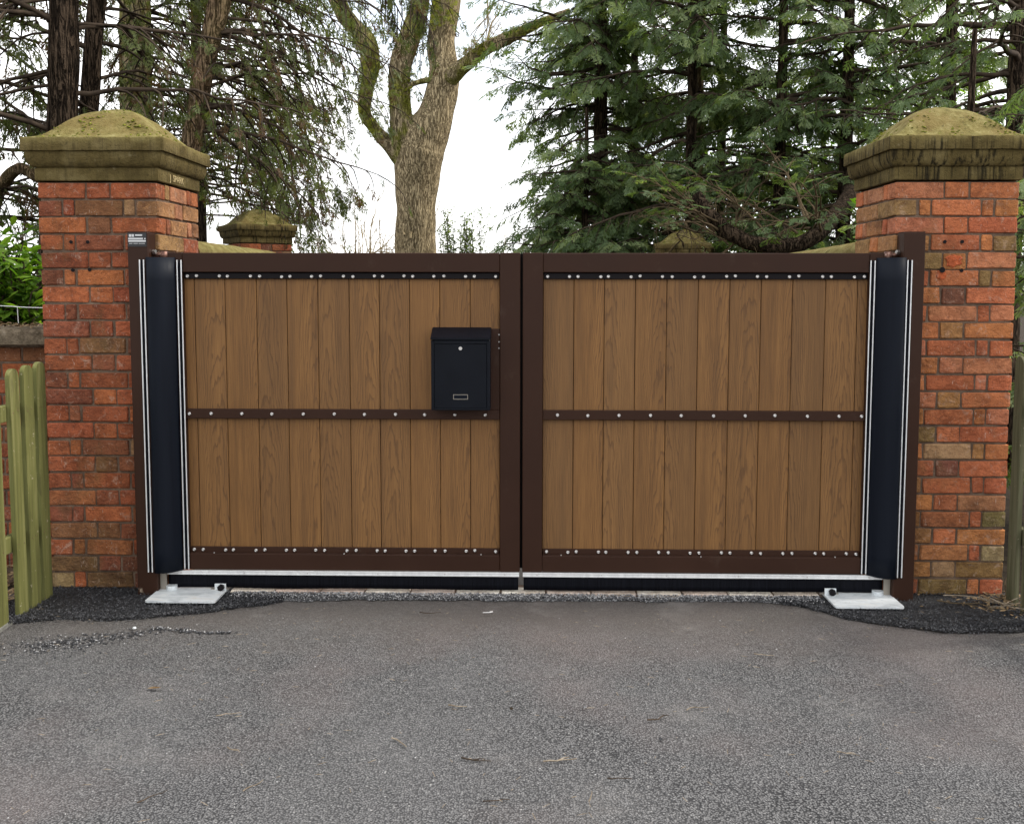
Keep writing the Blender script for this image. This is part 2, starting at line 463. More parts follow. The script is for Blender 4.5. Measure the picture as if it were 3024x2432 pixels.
    t.setp(base=t.ramp(t.noise(t.pos(), 5, 4), [(0.3, (0.20, 0.15, 0.08)), (0.7, (0.36, 0.29, 0.17))]), rough=0.9, spec=0.1)
    M['pale'] = t.m
    t = NT('dead_leaf')
    t.setp(base=t.ramp(t.noise(t.pos(), 30, 3), [(0.3, (0.09, 0.05, 0.022)), (0.7, (0.36, 0.26, 0.15))]), rough=0.9, spec=0.1)
    M['leaf_litter'] = t.m
    # --- foliage: colour by the 'tint' attribute, light passes through
    def leafmat(nm, stops, trans_col, trans=0.35, rough=0.5, spec=0.3):
        t = NT(nm)
        at = t.n('ShaderNodeAttribute', attribute_name='tint')
        c = t.ramp(at.outputs['Fac'], stops)
        t.setp(base=c, rough=rough, spec=spec)
        tr = t.n('ShaderNodeBsdfTranslucent')
        t.l(t.mix(1.0, c, trans_col, 'MULTIPLY'), tr.inputs['Color'])
        mx = t.n('ShaderNodeMixShader')
        mx.inputs[0].default_value = trans
        t.l(t.b.outputs[0], mx.inputs[1])
        t.l(tr.outputs[0], mx.inputs[2])
        t.l(mx.outputs[0], t.out.inputs['Surface'])
        M[nm] = t.m
    leafmat('cypress_leaf', [(0.0, (0.034, 0.046, 0.014)), (0.3, (0.060, 0.092, 0.034)), (0.6, (0.095, 0.145, 0.062)), (0.8, (0.150, 0.205, 0.100)), (1.0, (0.25, 0.30, 0.15))], (2.1, 2.1, 0.75), 0.42, 0.5, 0.22)
    leafmat('cypress_leaf_left', [(0.0, (0.032, 0.038, 0.013)), (0.5, (0.072, 0.092, 0.030)), (0.85, (0.125, 0.150, 0.052)), (0.92, (0.085, 0.052, 0.028)), (1.0, (0.115, 0.068, 0.036))], (1.8, 1.8, 0.7), 0.36, 0.5, 0.2)
    leafmat('laurel_leaf', [(0.0, (0.040, 0.085, 0.010)), (0.5, (0.085, 0.17, 0.016)), (1.0, (0.17, 0.27, 0.035))], (2.2, 2.3, 0.9), 0.5, 0.35, 0.5)
    leafmat('holly_leaf', [(0.0, (0.05, 0.085, 0.025)), (1.0, (0.16, 0.20, 0.075))], (1.6, 1.7, 0.9), 0.4, 0.4, 0.5)
    leafmat('moss_tuft', [(0.0, (0.11, 0.13, 0.014)), (1.0, (0.34, 0.35, 0.055))], (1.2, 1.3, 0.7), 0.3, 0.9, 0.1)

make_materials()

# ------------------------------------------------------------------ mesh helpers
class MB:
    """collects shapes; build() links them as one mesh object"""
    def __init__(self):
        self.v, self.f = [], []
    def add(self, v, f):
        o = len(self.v)
        self.v.extend(v)
        self.f.extend([tuple(i + o for i in q) for q in f])
        return self
    def box(self, x0, x1, y0, y1, z0, z1, ch=0.0, jit=0.0):
        if ch <= 0:
            v = [(x, y, z) for z in (z0, z1) for y in (y0, y1) for x in (x0, x1)]
            return self.add(v, [(0, 2, 3, 1), (4, 5, 7, 6), (0, 1, 5, 4), (2, 6, 7, 3), (0, 4, 6, 2), (1, 3, 7, 5)])
        lo, hi = (x0, y0, z0), (x1, y1, z1)
        v, idx = [], {}
        for sx in (0, 1):
            for sy in (0, 1):
                for sz in (0, 1):
                    s = (sx, sy, sz)
                    for ax in range(3):
                        pt = []
                        for k in range(3):
                            b = hi[k] if s[k] else lo[k]
                            if k != ax:
                                b += -ch if s[k] else ch
                            pt.append(b + (random.uniform(-jit, jit) if jit else 0))
                        idx[(sx, sy, sz, ax)] = len(v)
                        v.append(tuple(pt))
        f = []
        g = lambda s, ax: idx[(s[0], s[1], s[2], ax)]
        for ax in range(3):
            a, b = (ax + 1) % 3, (ax + 2) % 3
            for side in (0, 1):
                q = []
                for ia, ib in ((0, 0), (1, 0), (1, 1), (0, 1)):
                    s = [0, 0, 0]
                    s[ax], s[a], s[b] = side, ia, ib
                    q.append(g(s, ax))
                f.append(tuple(q if side else q[::-1]))
            for ia in (0, 1):
                for ib in (0, 1):
                    s0, s1 = [0, 0, 0], [0, 0, 0]
                    s0[a] = s1[a] = ia
                    s0[b] = s1[b] = ib
                    s1[ax] = 1
                    q = (g(s0, a), g(s1, a), g(s1, b), g(s0, b))
                    f.append(q if ia == ib else q[::-1])
        for sx in (0, 1):
            for sy in (0, 1):
                for sz in (0, 1):
                    q = tuple(g((sx, sy, sz), k) for k in range(3))
                    f.append(q if (sx + sy + sz) % 2 else q[::-1])
        return self.add(v, f)
    def tube(self, pts, rad, n=6, cap=True, wob=0.0):
        pts = [Vector(p) for p in pts]
        k = len(pts)
        if not hasattr(rad, '__len__'):
            rad = [rad] * k
        v = []
        ref = Vector((0.31, 0.2, 0.93))
        prev = None
        for i, p in enumerate(pts):
            tg = (pts[min(i + 1, k - 1)] - pts[max(i - 1, 0)]).normalized()
            if prev is None:
                a = tg.cross(ref)
                if a.length < 0.15:
                    a = tg.cross(Vector((1, 0, 0)))
            else:
                a = prev - tg * prev.dot(tg)
            a.normalize()
            prev = a
            b = tg.cross(a)
            for j in range(n):
                an = 2 * math.pi * j / n
                r = rad[i]
                q = p + a * (r * math.cos(an)) + b * (r * math.sin(an))
                if wob:
                    d = (mnoise.noise(q * 2.3) * 1.0 + mnoise.noise(Vector((q.x * 9, q.y * 9, q.z * 2))) * 0.55) * wob
                    q = q + (q - p).normalized() * d
                v.append(tuple(q))
        f = [(i * n + j, i * n + (j + 1) % n, (i + 1) * n + (j + 1) % n, (i + 1) * n + j) for i in range(k - 1) for j in range(n)]
        if cap:
            f.append(tuple(range(n))[::-1])
            f.append(tuple(range((k - 1) * n, k * n)))
        return self.add(v, f)
    def cyl(self, c, axis, r, h, n=16):
        c = Vector(c)
        d = Vector(axis).normalized()
        return self.tube([c, c + d * h], [r, r], n)
    def prism(self, poly, z0, z1):
        n = len(poly)
        v = [(x, y, z0) for x, y in poly] + [(x, y, z1) for x, y in poly]
        f = [(i, (i + 1) % n, n + (i + 1) % n, n + i) for i in range(n)] + [tuple(range(n))[::-1], tuple(range(n, 2 * n))]
        return self.add(v, f)
    def mesh(self, name, mat, smooth=False):
        me = bpy.data.meshes.new(name)
        me.from_pydata(self.v, [], self.f)
        me.materials.append(M[mat] if isinstance(mat, str) else mat)
        if smooth:
            me.polygons.foreach_set('use_smooth', [True] * len(me.polygons))
        me.update()
        return me
    def build(self, name, mat, parent=None, smooth=False):
        return link(name, self.mesh(name, mat, smooth), parent)

def link(name, data, parent=None, loc=None):
    o = bpy.data.objects.new(name, data)
    COL.objects.link(o)
    if parent is not None:
        o.parent = parent
    if loc is not None:
        o.location = loc
    return o

def smooth_by_angle(o, deg=40):
    me = o.data
    bm = bmesh.new()
    bm.from_mesh(me)
    for f in bm.faces:
        f.smooth = True
    for e in bm.edges:
        if len(e.link_faces) == 2 and e.calc_face_angle(0) > R(deg):
            e.smooth = False
    bm.to_mesh(me)
    bm.free()

def tag(o, label=None, cat=None, group=None, kind=None):
    for k, v in (('label', label), ('category', cat), ('group', group), ('kind', kind)):
        if v:
            o[k] = v
    return o

def thing(name, loc, label, cat, group=None):
    return tag(link(name, None, None, loc), label, cat, group)

def array_mesh(name, V, F, mat, tint=None, smooth=False):
    """V (n,3) array, F (m,k) int array with k = 3 or 4"""
    me = bpy.data.meshes.new(name)
    nv, (nf, k) = len(V), F.shape
    me.vertices.add(nv)
    me.vertices.foreach_set('co', np.ascontiguousarray(V, np.float32).ravel())
    me.loops.add(nf * k)
    me.loops.foreach_set('vertex_index', np.ascontiguousarray(F, np.int32).ravel())
    me.polygons.add(nf)
    me.polygons.foreach_set('loop_start', np.arange(0, nf * k, k, dtype=np.int32))
    me.update(calc_edges=True)
    if smooth:
        me.polygons.foreach_set('use_smooth', np.ones(nf, bool))
    if tint is not None:
        a = me.attributes.new('tint', 'FLOAT', 'POINT')
        a.data.foreach_set('value', np.ascontiguousarray(tint, np.float32))
    me.materials.append(M[mat])
    me.validate()
    return me

# ------------------------------------------------------------------ ground
g = MB()
g.add([(-400, -400, -0.06), (400, -400, -0.06), (400, 400, -0.06), (-400, 400, -0.06)], [(0, 1, 2, 3)])
tag(g.build('ground', 'soil'), kind='structure')

g = MB()                                                 # the old tarmac drive, gently uneven
nx, ny = 150, 150
xs = np.linspace(-7, 7, nx)
ys = np.linspace(-9, 0.0, ny)
for yy in ys:
    for xx in xs:
        zz = 0.006 * mnoise.noise(Vector((xx * 0.8, yy * 0.8, 0))) + 0.004 * mnoise.noise(Vector((xx * 2.7, yy * 2.7, 3)))
        zz *= min(1, max(0, -yy * 3))
        g.v.append((xx, yy, zz - 0.006))
g.f = [(j * nx + i, j * nx + i + 1, (j + 1) * nx + i + 1, (j + 1) * nx + i) for j in range(ny - 1) for i in range(nx - 1)]
tag(g.build('road', 'tarmac', smooth=True), kind='structure')
g = MB().add([(-1.8, -0.0, -0.012), (1.8, -0.0, -0.012), (1.8, 40, -0.012), (-1.8, 40, -0.012)], [(0, 1, 2, 3)])
tag(g.build('driveway', 'tarmac'), kind='structure')

def patch(name, outer, label_mat, h):
    """sheet with an irregular front edge; outer = front edge points left to right, back edge straight at y=back"""
    V, F = [], []
    n = len(outer)
    rows = 12
    for i, (x, y, yb) in enumerate(outer):
        for r in range(rows + 1):
            s = r / rows
            yy = y + (yb - y) * s
            z = h * (1 - (1 - min(1, s * 5)) ** 2) + 0.006 * mnoise.noise(Vector((x * 6, yy * 6, 1))) * min(1, s * 5) - 0.003
            V.append((x, yy, z))
    F = [(i * (rows + 1) + r, (i + 1) * (rows + 1) + r, (i + 1) * (rows + 1) + r + 1, i * (rows + 1) + r + 1) for i in range(n - 1) for r in range(rows)]
    return tag(MB().add(V, F).build(name, label_mat, smooth=True), kind='structure')

FRONT = [(-2.50, -0.52), (-2.33, -0.515), (-2.15, -0.455), (-1.86, -0.470), (-1.69, -0.405), (-1.47, -0.330), (-1.33, -0.255), (-1.17, -0.185), (-0.9, -0.155), (-0.72, -0.145),
         (-0.3, -0.14), (0.0, -0.15), (0.35, -0.135), (0.67, -0.14), (0.95, -0.13), (1.13, -0.135), (1.29, -0.175), (1.394, -0.275), (1.473, -0.375), (1.681, -0.455), (1.863, -0.525), (2.10, -0.515), (2.35, -0.47), (2.7, -0.46)]
fx = np.array([p[0] for p in FRONT]); fy = np.array([p[1] for p in FRONT])
def front_y(x):
    return float(np.interp(x, fx, fy)) + 0.018 * mnoise.noise(Vector((x * 9, 0, 5))) + 0.014 * mnoise.noise(Vector((x * 27, 0, 9))) + 0.011 * mnoise.noise(Vector((x * 90, 0, 4)))
for xa_, xb_ in ((-2.5, -1.18), (1.22, 2.7)):
    patch('fresh_tarmac', [(x, front_y(x), 0.03 if abs(x) > 1.47 else -0.058) for x in np.linspace(xa_, xb_, 220)], 'macadam', 0.005)
patch('sun_painted_strip', [(x, front_y(x) + 0.012, -0.058) for x in np.linspace(-1.178, 1.218, 360)], 'sun_tarmac', 0.004)  # sunlight passing under the gate, painted as a pale strip of the tarmac

def chips(name, pts, sizes, mat, label):
    """loose chippings: little irregular octahedra"""
    n = len(pts)
    base = np.array([(1, 0, 0), (-1, 0, 0), (0, 1, 0), (0, -1, 0), (0, 0, .8), (0, 0, -.5)], float)
    F0 = np.array([(0, 2, 4), (2, 1, 4), (1, 3, 4), (3, 0, 4), (2, 0, 5), (1, 2, 5), (3, 1, 5), (0, 3, 5)])
    jit = rng.normal(0, 0.25, (n, 6, 3))
    an = rng.uniform(0, 6.28, n)
    V = (base[None] + jit) * np.asarray(sizes)[:, None, None] * np.array([1.0, 0.8, 0.7])
    ca, sa = np.cos(an)[:, None], np.sin(an)[:, None]
    X, Y = V[..., 0] * ca - V[..., 1] * sa, V[..., 0] * sa + V[..., 1] * ca
    V = np.stack([X, Y, V[..., 2]], -1) + np.asarray(pts)[:, None, :]
    F = (F0[None] + (np.arange(n) * 6)[:, None, None]).reshape(-1, 3)
    return tag(link(name, array_mesh(name, V.reshape(-1, 3), F, mat)), label, 'chippings', kind='stuff')

# dark stones over the fresh patches and crumbling off their edges
pts = []
while len(pts) < 11000:
    x = random.uniform(-2.48, 2.45)
    f = front_y(x)
    y = f + abs(random.gauss(0, 0.10)) - abs(random.gauss(0, 0.034)) if random.random() < 0.45 else random.uniform(f, 0.0)
    if y > 0.02 or (abs(x) < 1.47 and y > -0.064):
        continue
    if abs(x) < 1.2 and random.random() < 0.93:
        continue
    pts.append((x, y, 0.010 + random.uniform(-.002, .003)))
chips('black_chippings', pts, rng.uniform(0.0025, 0.0062, len(pts)), 'chip_dark', 'loose black chippings on the fresh tarmac along the gate and pillars')
pts = []  # stones of the same strip, the sunlight put into their pale colour
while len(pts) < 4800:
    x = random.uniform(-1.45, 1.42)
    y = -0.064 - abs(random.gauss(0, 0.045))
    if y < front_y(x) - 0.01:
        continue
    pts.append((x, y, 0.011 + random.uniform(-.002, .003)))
chips('sun_painted_chippings', pts, rng.uniform(0.0025, 0.0055, len(pts)), 'chip_pale', 'tarmac chippings coloured pale as if sunlit, in a strip under the closed gate')
# crumbled crack in the old tarmac near the left plate
pts = []
crack = [(-2.02, -0.80), (-1.92, -0.71), (-1.82, -0.685), (-1.70, -0.63), (-1.63, -0.56), (-1.52, -0.585), (-1.40, -0.61), (-1.30, -0.60)]
for i in range(560):
    s = random.random() ** 2.2 * (len(crack) - 1.001)
    k = int(s)
    u = s - k
    w = 0.085 * (1 - s / 7.6) ** 1.6 + 0.008
    pts.append((crack[k][0] * (1 - u) + crack[k + 1][0] * u + random.gauss(0, w), crack[k][1] * (1 - u) + crack[k + 1][1] * u + random.gauss(0, w * 0.5), 0.0))
chips('crack_chippings', pts[:230], rng.uniform(0.0025, 0.006, 230), 'chip_pale', 'crumbled stones along the crack in the grey tarmac at left')
chips('crack_rubble', [(p[0] + random.gauss(0, .02), p[1] - .004, -.003) for p in pts[:560]], rng.uniform(0.004, 0.008, 560), 'chip_dark', 'dark crumbs of tarmac lying in the crack at left')

# ------------------------------------------------------------------ brick pillars
BW, CH, JT = 0.585, 0.084, 0.0095
LEN = {'s': 0.2295, 'h': 0.107, 'c': 0.05175}
DEP = 0.107
BH = CH - JT
brick_meshes = {}
for kind, ln in LEN.items():
    lst = []
    for i in range(7):
        bm_ = MB().box(-ln / 2, ln / 2, -DEP / 2, DEP / 2, -BH / 2, BH / 2, ch=random.uniform(0.003, 0.006), jit=0.0024)
        lst.append(bm_.mesh('brick_' + {'s': 'stretcher', 'h': 'header', 'c': 'closer'}[kind], 'brick'))
    brick_meshes[kind] = lst
PAL_L = [((0.315, 0.086, 0.040), 5), ((0.275, 0.072, 0.036), 4), ((0.225, 0.070, 0.039), 3), ((0.36, 0.108, 0.045), 3), ((0.20, 0.084, 0.042), 1.5), ((0.29, 0.150, 0.082), 0.7), ((0.165, 0.060, 0.041), 1.2)]
PAL_R = [((0.42, 0.128, 0.060), 4.5), ((0.38, 0.106, 0.052), 4.5), ((0.42, 0.148, 0.060), 3.5), ((0.31, 0.138, 0.058), 2.0), ((0.230, 0.132, 0.058), 1.1), ((0.20, 0.074, 0.050), 0.8), ((0.37, 0.220, 0.118), 0.6), ((0.41, 0.140, 0.078), 2.2)]
def pick(pal):
    c = random.choices([p[0] for p in pal], [p[1] for p in pal])[0]
    k = random.uniform(0.86, 1.14)
    return (c[0] * k, c[1] * k * random.uniform(1.0, 1.14), c[2] * k * 0.95, 1)

SPECIAL = {}
def course_bricks(k):
    """(kind, centre x, centre y, rotz, face) of one course; odd and even courses alternate"""
    out = []
    h = BW / 2
    rowA = [('s', -h + LEN['s'] / 2), ('h', 0), ('s', h - LEN['s'] / 2)]
    c0 = -h + DEP + JT
    inner = [('c', c0 + LEN['c'] / 2), ('s', 0), ('c', -c0 - LEN['c'] / 2)]
    rot = (k % 2 == 1)
    for face in (0, 1):            # the two faces that show stretcher-header-stretcher
        d = -h + DEP / 2 if face == 0 else h - DEP / 2
        for kd, u in rowA:
            out.append((kd, u, d, 0.0) if not rot else (kd, d, u, math.pi / 2))
    for face in (0, 1):
        d = -h + DEP / 2 if face == 0 else h - DEP / 2
        for kd, u in inner:
            out.append((kd, d, u, math.pi / 2) if not rot else (kd, u, d, 0.0))
    return out

def cap_profile_mesh(prof, seg=14, rnd=0.0):
    """square section lofted along (half width, z, corner radius share); returns verts and faces"""
    V, F = [], []
    per = 4 * seg
    for hw, z, cr in prof:
        for sd in range(4):
            for i in range(seg):
                u = -1 + 2 * i / seg
                x, y = ((u, -1), (1, u), (-u, 1), (-1, -u))[sd]
                # superellipse rounding
                m = max(abs(x), abs(y))
                l2 = math.hypot(x, y)
                k = 1.0 * (1 - cr) + cr * (1.02 / l2)
                V.append((x * hw * k, y * hw * k, z))
    n = len(prof)
    for r in range(n - 1):
        for i in range(per):
            F.append((r * per + i, r * per + (i + 1) % per, (r + 1) * per + (i + 1) % per, (r + 1) * per + i))
    F.append(tuple(range(per))[::-1])
    F.append(tuple(range((n - 1) * per, n * per)))
    return V, F

def roughen(mb, amp, sc=14):
    out = []
    for v in mb.v:
        p = Vector(v)
        d = Vector((mnoise.noise(p * sc), mnoise.noise(p * sc + Vector((7, 1, 3))), mnoise.noise(p * sc + Vector((2, 9, 5)))))
        out.append(tuple(p + d * amp))
    mb.v = out
    return mb

def make_cap(parent, z0, mat):
    b = MB()
    b.add(*cap_profile_mesh([(0.296, z0 + 0.004, 0), (0.3005, z0 + 0.008, 0), (0.3015, z0 + 0.03, 0), (0.3005, z0 + 0.066, 0)]))
    band = roughen(b, 0.0025).build('base_band', mat, parent)
    b = MB()
    pr = [(0.300, z0 + 0.0665, 0)]
    for i in range(9):
        a = i / 8 * math.pi / 2
        pr.append((0.300 + 0.033 * math.sin(a), z0 + 0.142 - 0.075 * math.cos(a), 0))
    corn = roughen(MB().add(*cap_profile_mesh(pr)), 0.0022).build('cornice', mat, parent)
    smooth_by_angle(corn, 50)
    pr = [(0.3300, z0 + 0.1425, 0), (0.3455, z0 + 0.1435, 0), (0.347, z0 + 0.147, 0), (0.347, z0 + 0.17, 0), (0.346, z0 + 0.203, 0.0), (0.342, z0 + 0.2085, 0)]
    slab = roughen(MB().add(*cap_profile_mesh(pr)), 0.0028).build('slab', mat, parent)
    smooth_by_angle(slab, 35)
    pr = [(0.3415, z0 + 0.207, 0.0), (0.330, z0 + 0.209, 0.0), (0.305, z0 + 0.2145, 0.01), (0.283, z0 + 0.224, 0.03), (0.262, z0 + 0.240, 0.05), (0.243, z0 + 0.2585, 0.07), (0.222, z0 + 0.280, 0.10), (0.200, z0 + 0.303, 0.14),
          (0.176, z0 + 0.325, 0.20), (0.150, z0 + 0.345, 0.28), (0.12, z0 + 0.3625, 0.38), (0.09, z0 + 0.376, 0.52), (0.06, z0 + 0.385, 0.68), (0.03, z0 + 0.390, 0.88), (0.004, z0 + 0.3915, 1)]
    dome = roughen(MB().add(*cap_profile_mesh(pr)), 0.004, 11).build('dome', mat, parent)
    smooth_by_angle(dome, 50)
    P, S, Tn = [], [], []
    hw = [q[0] for q in pr]; zz = [q[1] for q in pr]
    while len(P) < 520:
        x, y = random.uniform(-0.33, 0.33), random.uniform(-0.33, 0.33)
        if mnoise.noise(Vector((x * 9, y * 9, z0 + parent.location.x))) < 0.02:
            continue
        m = max(abs(x), abs(y))
        z = float(np.interp(m, hw[::-1], zz[::-1]))
        if m < 0.17:
            z = float(np.interp(0.55 * m + 0.45 * math.hypot(x, y), hw[::-1], zz[::-1]))
        P.append((x, y, z + 0.0)); S.append(random.uniform(0.003, 0.009)); Tn.append(random.random())
    base = np.array([(1, 0, 0), (-1, 0, 0), (0, 1, 0), (0, -1, 0), (0, 0, .5), (0, 0, -.4)], float)
    F0 = np.array([(0, 2, 4), (2, 1, 4), (1, 3, 4), (3, 0, 4), (2, 0, 5), (1, 2, 5), (3, 1, 5), (0, 3, 5)])
    V = (base[None] + rng.normal(0, .2, (len(P), 6, 3))) * np.array(S)[:, None, None] + np.array(P)[:, None, :]
    F = (F0[None] + (np.arange(len(P)) * 6)[:, None, None]).reshape(-1, 3)
    link('moss', array_mesh('moss', V.reshape(-1, 3), F, 'moss_tuft', np.repeat(np.array(Tn) * 0.8, 6)), parent)['kind'] = 'stuff'
    return band

def make_pillar(cx, cy, rot, label, pal, stone, ncourse=24, group=None, zbase=0.0, moss_inner=0):
    t = thing('brick_pillar', (cx, cy, zbase), label, 'pillar', group)
    t.rotation_euler.z = rot
    H = 24 * CH
    ins = 0.0085
    h = BW / 2 - ins
    core = MB().box(-h, h, -h, h, -0.05, H - 0.003)
    core.build('mortar_core', 'mortar', t)
    for k in range(ncourse):
        zc = H - k * CH - BH / 2 - 0.004
        for kd, x, y, rz in course_bricks(k):
            me = random.choice(brick_meshes[kd])
            o = link('brick', me, t, (x + random.gauss(0, .0012), y + random.gauss(0, .0016), zc + random.gauss(0, .0012)))
            flip = random.choice((0, math.pi))
            o.rotation_euler = (random.gauss(0, .004), random.gauss(0, .006), rz + flip + random.gauss(0, .004))
            col = pick(pal)
            # weather side: upper inner faces carry ochre algae
            if moss_inner and k < 7 and (x * moss_inner) > 0.2 and random.random() < 0.75:
                col = random.choice([(0.33, 0.165, 0.070, 1), (0.29, 0.165, 0.066, 1), (0.37, 0.160, 0.080, 1)])
            if k > 17 and random.random() < 0.35:
                col = (col[0] * 0.8, col[1] * 0.95, col[2] * 0.95, 1)
            o.color = col
            SPECIAL[(label, k, kd, round(x, 2), round(y, 2))] = o
    make_cap(t, H, stone)
    return t

PLX, PRX, PY = -2.0935, 2.0445, BW / 2
pil_l = make_pillar(PLX, PY, 0, 'red brick pillar with smooth mossy stone cap beside the letterbox leaf', PAL_L, 'stone_left', moss_inner=1)
pil_r = make_pillar(PRX, PY, 0, 'orange red brick pillar with black streaked mossy cap and drilled holes', PAL_R, 'stone_right', moss_inner=-1)
make_pillar(-3.11, 6.45, R(35), 'far shaded brick pillar with mossy cap seen above the letterbox leaf', PAL_L, 'stone_right', 9, zbase=-0.03)
make_pillar(1.90, 7.55, R(-14), 'far brick pillar half hidden by branches above the right leaf', PAL_L, 'stone_right', 9, zbase=-0.19)

# scratched inscription on the inner face of the left cap band
def text_mesh(txt, size, mat):
    cu = bpy.data.curves.new('lettering', 'FONT')
    cu.body = txt
    cu.size = size
    cu.extrude = 0.0012
    ob = bpy.data.objects.new('lettering', cu)
    COL.objects.link(ob)
    bpy.context.view_layer.update()
    dg = bpy.context.evaluated_depsgraph_get()
    me = bpy.data.meshes.new_from_object(ob.evaluated_get(dg))
    bpy.data.objects.remove(ob)
    bpy.data.curves.remove(cu)
    me.materials.clear()
    me.materials.append(M[mat])
    return me
lt = link('inscription', text_mesh('J  SPARK', 0.046, 'carved'), pil_l)
lt.matrix_local = Matrix.Translation((0.3035, -0.150, 24 * CH + 0.020)) @ Matrix.Rotation(math.pi / 2, 4, 'Z') @ Matrix.Rotation(math.pi / 2, 4, 'X') @ Matrix.Diagonal((1.15, 1, 1, 1))
tag(lt, 'pale letters scratched into the mossy band')

# drilled holes and a broken patch of bright red brick on the right pillar, holes on the left
def hole(pillar, x, z, r=0.007):
    b = MB()
    b.tube([(x, -BW / 2 - 0.0055, z), (x, -BW / 2 + 0.004, z)], [r * 1.25, r], 12)
    b.build('drill_hole', 'strip', pillar)
for x, z in ((-0.137, 24 * CH - 3.45 * CH), (-0.055, 24 * CH - 3.45 * CH), (-0.133, 24 * CH - 5.08 * CH), (-0.05, 24 * CH - 5.05 * CH)):
    hole(pil_l, x, z)
for x, z in ((-0.052, 24 * CH - 3.42 * CH), (0.03, 24 * CH - 3.42 * CH), (0.032, 24 * CH - 5.05 * CH)):
    hole(pil_r, x, z)
def spall(x, z, w, h, seed):
    pts = []
    rr = random.Random(seed)
    n = 16
    for i in range(n):
        a = 2 * math.pi * i / n
        k = rr.uniform(0.7, 1.1)
        pts.append((x + math.cos(a) * w * k, z + math.sin(a) * h * k))
    b = MB()
    V = [(px, -BW / 2 - 0.002, pz) for px, pz in pts] + [(x + (px - x) * .8, -BW / 2 - 0.0055 - rr.uniform(0, .002), z + (pz - z) * .8) for px, pz in pts] + [(x, -BW / 2 - 0.0052, z)]
    F = [(i, (i + 1) % n, n + (i + 1) % n, n + i) for i in range(n)] + [(n + i, n + (i + 1) % n, 2 * n) for i in range(n)]
    o = b.add(V, F).build('spalled_patch', 'brick', pil_r)
    o.color = (0.46, 0.105, 0.036, 1)
    tag(o, 'bright orange patch of broken brick')
spall(-0.006, 24 * CH - 4.5 * CH, 0.046, 0.034, 1)
spall(-0.065, 24 * CH - 5.32 * CH, 0.024, 0.027, 2)
b = MB()
b.tube([(-0.062, -BW / 2 - 0.0125, 24 * CH - 5.02 * CH), (-0.062, -BW / 2 + 0.004, 24 * CH - 5.02 * CH)], [0.014, 0.010], 9)
b.build('drill_hole', 'strip', pil_r)

# ------------------------------------------------------------------ gate posts
def make_post(x0, x1, label, mat, mirror):
    t = thing('gate_post', ((x0 + x1) / 2, -0.05, 0), label, 'gate post')
    w = (x1 - x0) / 2
    MB().box(-w, w, -0.05, 0.047, -0.06, 1.768, ch=0.004).build('post_body', mat, t)
    b = MB()
    b.box(-w + 0.002, w - 0.002, -0.048, 0.045, 1.7682, 1.7715, ch=0.001)
    b.build('post_cap', mat, t)
    # top hinge: pin bolt out of the post to the leaf
    s = mirror
    b = MB()
    b.tube([(s * (w + 0.001), 0.012, 1.664), (s * (w + 0.03), 0.012, 1.664), (s * (w + 0.052), 0.010, 1.662)], [0.0105, 0.0105, 0.0105], 12)
    b.tube([(s * (w + 0.052), 0.010, 1.640), (s * (w + 0.052), 0.010, 1.680)], [0.019, 0.019], 14)
    hp = b.build('hinge_bolt', 'rust', t, True)
    b = MB()
    b.tube([(s * (w + 0.004), 0.0, 1.676), (s * (w + 0.018), -0.002, 1.677)], [0.012, 0.012], 6)
    b.build('nut', 'screw', hp)
    # steel flat showing below the guard
    MB().box(*sorted((s * (w + 0.002), s * (w + 0.034))), -0.02, -0.012, 0.0, 0.13).build('hinge_flat', 'steel', t)
    return t
post_l = make_post(-1.915, -1.815, 'dark brown steel gate post with black maker label in front of left pillar', 'brown_worn', 1)
post_r = make_post(1.765, 1.865, 'dark brown steel gate post without a label in front of right pillar', 'brown', -1)
# maker's label on the left post: black foil, two little emblems, a line of small print, two blank fields
lb = MB().box(-0.0465, 0.0435, -0.0522, -0.0503, 1.700, 1.7655).build('maker_label', 'label_black', post_l)
tag(lb, 'black foil label with white print')
for x0, x1, z0, z1 in ((-0.040, -0.0285, 1.746, 1.7585), (-0.0265, -0.0155, 1.746, 1.7585), (-0.010, 0.024, 1.7505, 1.7575),
                       (-0.0435, 0.027, 1.7335, 1.7415), (0.033, 0.040, 1.7345, 1.7405), (-0.0435, 0.0405, 1.7225, 1.7305),
                       (-0.040, -0.024, 1.7135, 1.7158), (-0.019, 0.002, 1.7135, 1.7158), (0.006, 0.036, 1.7135, 1.7158)):
    MB().box(x0, x1, -0.0528, -0.0523, z0, z1).build('print', 'label_print', lb)

# ------------------------------------------------------------------ gate leaves
YF = -0.040                                             # front plane of the leaf frames
def dome_mesh(r, h, name='screw', mat='screw'):
    b = MB()
    n = 10
    rings = [(r, 0), (r * 0.98, h * 0.35), (r * 0.72, h * 0.82), (r * 0.42, h), (r * 0.34, h * 0.72)]
    V = [(math.cos(2 * math.pi * j / n) * q, -z, math.sin(2 * math.pi * j / n) * q) for q, z in rings for j in range(n)]
    F = [(i * n + j, i * n + (j + 1) % n, (i + 1) * n + (j + 1) % n, (i + 1) * n + j) for i in range(len(rings) - 1) for j in range(n)]
    F.append(tuple(range((len(rings) - 1) * n, len(rings) * n)))
    b.add(V, F)
    return b.mesh(name, mat, True)
SCREW = dome_mesh(0.0092, 0.0065)
TINY = dome_mesh(0.0035, 0.002)

